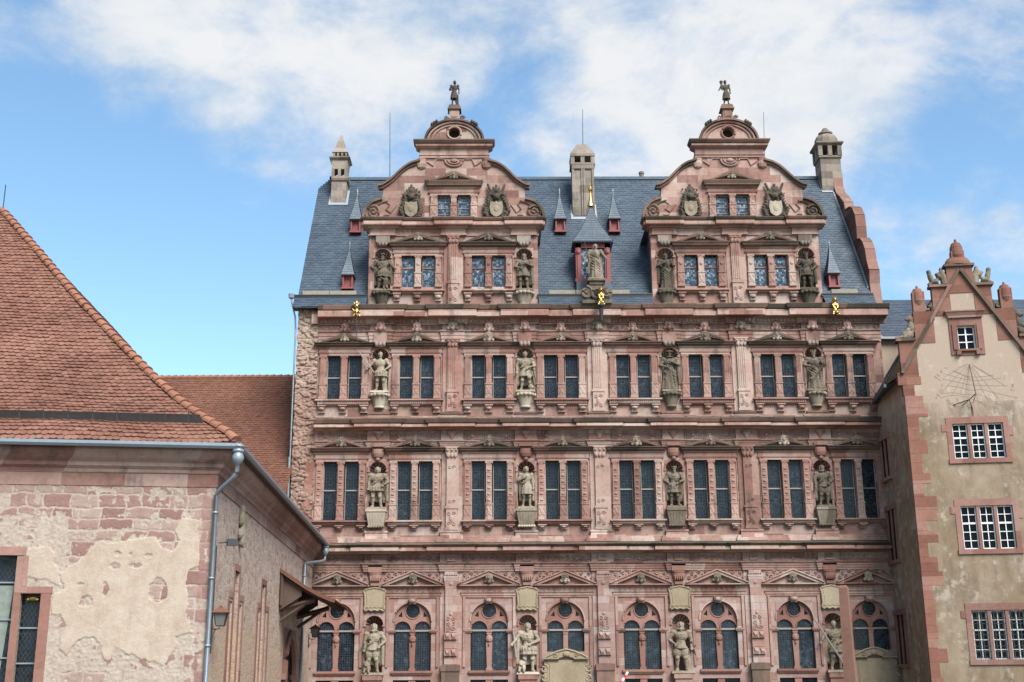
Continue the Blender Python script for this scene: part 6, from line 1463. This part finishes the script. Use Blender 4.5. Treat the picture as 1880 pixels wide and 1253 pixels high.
for i, (x0, x1, z0, z1) in enumerate(w3[:3]):
    mb = MB().box(x0-.26, x1+.24, -.03, .1, z1, z1+.30).box(x0-.25, x0, -.028, .25, z0-.02, z1).box(x1, x1+.23, -.028, .25, z0-.02, z1).box(x0-.27, x1+.25, -.07, .25, z0-.22, z0-.0)
    mb.box(x0-.46, x0-.25, -.027, .1, z1-.35, z1-.02).box(x1+.23, x1+.42, -.027, .1, z1-.6, z1-.2)
    wd = (x1-x0)/3
    for k in (1, 2): mb.box(x0+k*wd-.07, x0+k*wd+.07, .0, .26, z0, z1)
    wi = put('window', mb, M['redtrim'], hs)
    inst('pane', MB().box(x0, x1, .2, .22, z0, z1).mesh('pane', M['pane']), wi)
    for k in range(3):
        a, b = x0+k*wd+(.07 if k else 0), x0+(k+1)*wd-(.07 if k < 2 else 0); mb = MB(); y0, y1 = .12, .17; zt_ = z0+(z1-z0)*.60
        mb.box(a, a+.055, y0, y1, z0, z1).box(b-.055, b, y0, y1, z0, z1).box(a+.055, b-.055, y0, y1, z0, z0+.06).box(a+.055, b-.055, y0, y1, z1-.06, z1).box(a+.055, b-.055, y0-.01, y1-.01, zt_-.04, zt_+.04).box((a+b)/2-.018, (a+b)/2+.018, y0+.01, y1-.01, z0+.06, z1-.06)
        for q in (.2, .4): mb.box(a+.055, b-.055, y0+.012, y1-.012, z0+(z1-z0)*q-.016, z0+(z1-z0)*q+.016)
        mb.box(a+.055, b-.055, y0+.012, y1-.012, zt_+(z1-zt_)*.5-.016, zt_+(z1-zt_)*.5+.016)
        inst('frame', mb.mesh('frame', M['white']), wi)
    if i == 2:
        mb = MB()
        for k in range(13): mb.box(x0+.05+k*(x1-x0-.1)/12-.012, x0+.05+k*(x1-x0-.1)/12+.012, .02, .04, z0, z1)
        for k in range(9): mb.box(x0, x1, .041, .055, z0+.1+k*(z1-z0-.2)/8-.012, z0+.1+k*(z1-z0-.2)/8+.012)
        inst('grille', mb.mesh('grille', M['iron']), wi)
# painted sundial with its iron pointer
sd_ = MB()
def stroke(p, q, w_=.014):
    a, b = Vector(p), Vector(q); n = (b-a).normalized(); n = Vector((-n.y, n.x))*w_
    sd_.add([(a.x+n.x, -.004, a.y+n.y), (b.x+n.x, -.004, b.y+n.y), (b.x-n.x, -.004, b.y-n.y), (a.x-n.x, -.004, a.y-n.y)], [(0, 1, 2, 3)])
O = Vector((3.05, 17.85))
def P(px, py):           # sundial sheet coordinates -> wall metres
    return Vector((3.05+(px-792)*.00262, 17.80-(py-205)*.00296))
for q in ((300, 610), (430, 715), (580, 690), (670, 710), (880, 860), (1045, 830), (1220, 780), (1355, 575), (335, 405), (560, 270), (1180, 430)): stroke(O.lerp(P(*q), .10), P(*q), .011)
curves = [[(480, 300), (620, 360), (800, 415), (1000, 415), (1190, 395)], [(330, 340), (520, 400), (700, 450), (900, 475), (1100, 465), (1320, 450)], [(300, 430), (520, 480), (760, 540), (1000, 560), (1400, 580)], [(370, 545), (560, 570), (760, 625), (960, 625), (1150, 680), (1540, 775)], [(270, 665), (460, 660), (620, 690), (760, 700), (900, 700), (1080, 790), (1300, 920)], [(230, 740), (380, 705), (520, 705), (660, 730), (800, 780), (940, 840), (1050, 910)], [(520, 290), (640, 370), (800, 450)]]
for c in curves:
    pts = [P(*p) for p in c]
    for i in range(len(pts)-1):
        for k in range(4):
            def cr_(tt):
                p0, p1, p2, p3 = pts[max(i-1, 0)], pts[i], pts[i+1], pts[min(i+2, len(pts)-1)]
                return .5*((2*p1)+(p2-p0)*tt+(2*p0-5*p1+4*p2-p3)*tt*tt+(3*p1-p0-3*p2+p3)*tt**3)
            stroke(cr_(k/4), cr_((k+1)/4), .011)
GL = {'I': [((0, 0), (0, 1))], 'V': [((-.3, 1), (0, 0)), ((0, 0), (.3, 1))], 'X': [((-.3, 1), (.3, 0)), ((.3, 1), (-.3, 0))], 'm': [((-.4, 0), (-.4, .8)), ((-.4, .8), (-.1, .8)), ((-.1, .8), (-.1, 0)), ((-.1, .8), (.2, .8)), ((.2, .8), (.2, -.2)), ((.2, .1), (.5, .1))], 'o': [((-.3, .2), (-.3, .7)), ((-.3, .7), (.3, .7)), ((.3, .7), (.3, .2)), ((.3, .2), (-.3, .2))]}
def glyphs(s, px, py, h=.17, rot=0.0):
    c = P(px, py); x = 0
    for ch in s:
        for a, b in GL[ch]:
            f = lambda q: c+Matrix.Rotation(rot, 2) @ Vector(((q[0]*.6+x)*h, (q[1]-.5)*h))
            stroke(f(a), f(b), .011)
        x += .75 if ch != 'I' else .38
for s, px, py, h, r in (('VI', 380, 255, .10, 0), ('m', 300, 305, .12, 0), ('VII', 190, 400, .16, .7), ('I', 245, 440, .18, .9), ('o', 285, 530, .12, .3), ('VIII', 205, 690, .20, .9), ('o', 165, 730, .14, .6), ('IX', 350, 800, .20, .7), ('X', 520, 775, .20, .1), ('XI', 640, 800, .12, 0), ('I', 1365, 440, .22, -.1), ('m', 1490, 570, .17, -.2), ('oI', 1460, 640, .16, -.5), ('I', 1515, 775, .12, -1.5), ('III', 1250, 850, .15, -.5), ('m', 1370, 945, .18, 0), ('I', 1070, 940, .2, .5), ('II', 880, 930, .14, 0), ('o', 1130, 1000, .09, 0)): glyphs(s, px, py, h, r)
m, t, b = newmat('faded_sundial_paint'); setin(t, b, Base_Color=(.20, .15, .11), Roughness=.9); M['dial'] = m
dial = put('sundial', sd_, M['dial'], hs)
a = P(792, 205); e = P(792, 750); f = P(440, 858); g = P(600, 870); h = P(755, 900)
k_ = Vector((e.x, -.55, e.y+.05))
put('pointer', MB().tube([(a.x, 0, a.y), tuple(k_)], .016, 6).tube([tuple(k_), (e.x, -.0, P(0, 820).y)], .014, 5).tube([tuple(k_), (P(690, 0).x, -.35, P(0, 805).y), (f.x, -.0, f.y)], .022, 6).tube([(P(690, 0).x, -.35, P(0, 805).y), (g.x, 0, g.y)], .018, 5).tube([(P(690, 0).x, -.35, P(0, 805).y), (h.x, 0, h.y)], .018, 5).ball((h.x, -.02, h.y-.05), (.03, .03, .1), 8, 5), M['iron'], dial)
put('rust_stain', MB().plate([(h.x-.04, h.y-.1), (h.x+.03, h.y-.1), (h.x+.05, h.y-.3), (h.x+.0, h.y-.5), (h.x-.06, h.y-.3)], [], -.003, -.001), M['wood'], dial)
# roof behind the gable with dark slate slopes
rr = MB()
for s in (-1, 1):
    def hf(u, v):
        q = v; xx = 3.9-q*.545; return Vector((GXc+s*xx, .36+u, 17.05+q*.838)), Vector((s*.838, 0, .545))
    tiles(rr, hf, lambda v: (0, 9), 0, 6.6, .3, .22, .025, 0, .01, 1.5, random.Random(21))
    rr.add([hf(0, 0)[0]-Vector((0, 0, .05)), hf(9, 0)[0]-Vector((0, 0, .05)), hf(9, 6.9)[0], hf(0, 6.9)[0]], [(0, 1, 2, 3)])
    rr.box(min(GXc+s*3.92, GXc+s*3.80), max(GXc+s*3.92, GXc+s*3.80), .3, 9, 16.9, 17.06).add([(GXc+s*3.0, .3, 17.3), (GXc+s*3.9, .3, 16.95), (GXc+s*3.9, 9, 16.95), (GXc+s*3.0, 9, 17.3)], [(0, 1, 2, 3)])
put('roof', rr, M['slate2'], hs)
# coved red coping on the side wall under the eaves
put('cornice', MB().box(-.10, .05, .0, 4.3, 17.25, 17.45), M['redtrim'], hs, (0, 0, 0), -BA)

# slate roofed wing seen between the parapet and the gabled house
rw_ = inst('rear_wing', None); tag(rw_, 'slate roofed wing behind the gap beside the ochre gabled house', 'wing')
def qf(u, v): return Vector((19.9+u, 3.0+v*.80, 21.45+v*.68)), Vector((0, -.68, .80)) if False else (Vector((0, -.65, .76)))
def qf(u, v): return Vector((19.9+u, 2.4+v*.73, 21.1+v*.683)), Vector((0, -.683, .73))
rq = tiles(MB(), qf, lambda v: (0, 12), 0, 4.6, .3, .2, .02, 0, .01, 1.5, random.Random(31))
rq.add([qf(0, 0)[0], qf(12, 0)[0], qf(12, 4.6)[0], qf(0, 4.6)[0]], [(0, 1, 2, 3)]); q0, q1 = qf(0, 4.6)[0], qf(12, 4.6)[0]
rq.add([q0, q1, q1+Vector((0, 5, -4)), q0+Vector((0, 5, -4))], [(0, 1, 2, 3)])
put('roof', rq, M['slate2'], rw_)
put('gutter', MB().box(19.9, 31, 2.25, 2.42, 21.0, 21.12).taper(20.2, 20.45, 2.24, 2.30, 21.0, 21.4, 19.95, 20.02, 2.24, 2.30), M['lead'], rw_)
put('wall', MB().box(19.9, 31, 2.6, 3.0, -1, 21.3), M['ochre'], rw_)

M['pillar'] = stone('brown_pillar_stone', [(0.17, 0.085, 0.06), (0.25, 0.13, 0.095), (0.31, 0.175, 0.13), (0.34, 0.22, 0.165)], bw=9, bh=9, mortar=0, dirt=0.35, moss=0.9)
# ================================================================== FOREGROUND PILLAR, STRIPED BAR, GROUND
pm = MB().taper(-.30, .30, -.26, .26, 0, 7.05, -.185, .185, -.16, .16).taper(-.185, .185, -.16, .16, 7.05, 7.16, -.12, .12, -.1, .1)
o = inst('stone_pillar', None, None, (15.62, -4.0, 0), rad(-28)); tag(o, 'tall tapered red sandstone pillar standing in front of the palace ground floor', 'pillar')
o.location = (15.46, -4.0, .55)
inst('shaft', pm.mesh('shaft', M['pillar']), o); inst('foot', MB().box(-.45, .45, -.42, .42, -1.2, 0).mesh('foot', M['redtrim']), o)
o = inst('striped_barrier_bar', None, None, (5.45, -3.0, 3.62)); tag(o, 'red and white striped bar just entering the bottom edge of the view', 'barrier')
rb_ = MB(); wb_ = MB()
for k in range(-8, 3):
    a, b = Vector((k*.09, 0, k*.13)), Vector(((k+1)*.09, 0, (k+1)*.13)); (rb_ if k % 2 else wb_).tube([a, b], .055, 8)
M['signred'] = plain('red_paint', (.55, .03, .025), .5)
inst('white_band', wb_.mesh('white_band', M['white']), o); inst('red_band', rb_.mesh('red_band', M['signred']), o)
inst('post', MB().tube([(-.55, 0, -3.7), (-.55, 0, -.8)], .03, 6).mesh('post', M['zinc']), o)

def gz(x, y): return max(0.0, min(1.9, -y*0.032)) - .02
gm = MB(); xs_ = [-600, -120, -40, -20, -8, 0, 8, 20, 40, 120, 600]; ys_ = [-400, -120, -90, -70, -60, -45, -30, -20, -10, -5, 0, 20, 60, 600]
gm.add([(x, y, gz(x, y)) for y in ys_ for x in xs_], [(j*11+i, j*11+i+1, (j+1)*11+i+1, (j+1)*11+i) for j in range(len(ys_)-1) for i in range(10)])
m, t, b = newmat('courtyard_cobbles'); oc = t.n('ShaderNodeTexCoord').outputs['Object']
vo = t.n('ShaderNodeTexVoronoi', {'Vector': oc, 'Scale': 7.0}); ed = V(t.t, t.n('ShaderNodeTexVoronoi', {'Vector': oc, 'Scale': 7.0}, feature='DISTANCE_TO_EDGE').outputs[0])
g = V(t.t, t.n('ShaderNodeSeparateColor', {0: vo.outputs['Color']}).outputs[0])
setin(t, b, Base_Color=t.mix(ed.step(0.0, .08), (.03, .026, .022), t.ramp(g, [(0, (.07, .058, .05)), (1, (.14, .115, .10))])), Roughness=.85); bump(t, b, ed.step(0.0, .2), .5, .03)
tag(put('ground', gm, m), None, None, None, 'structure')
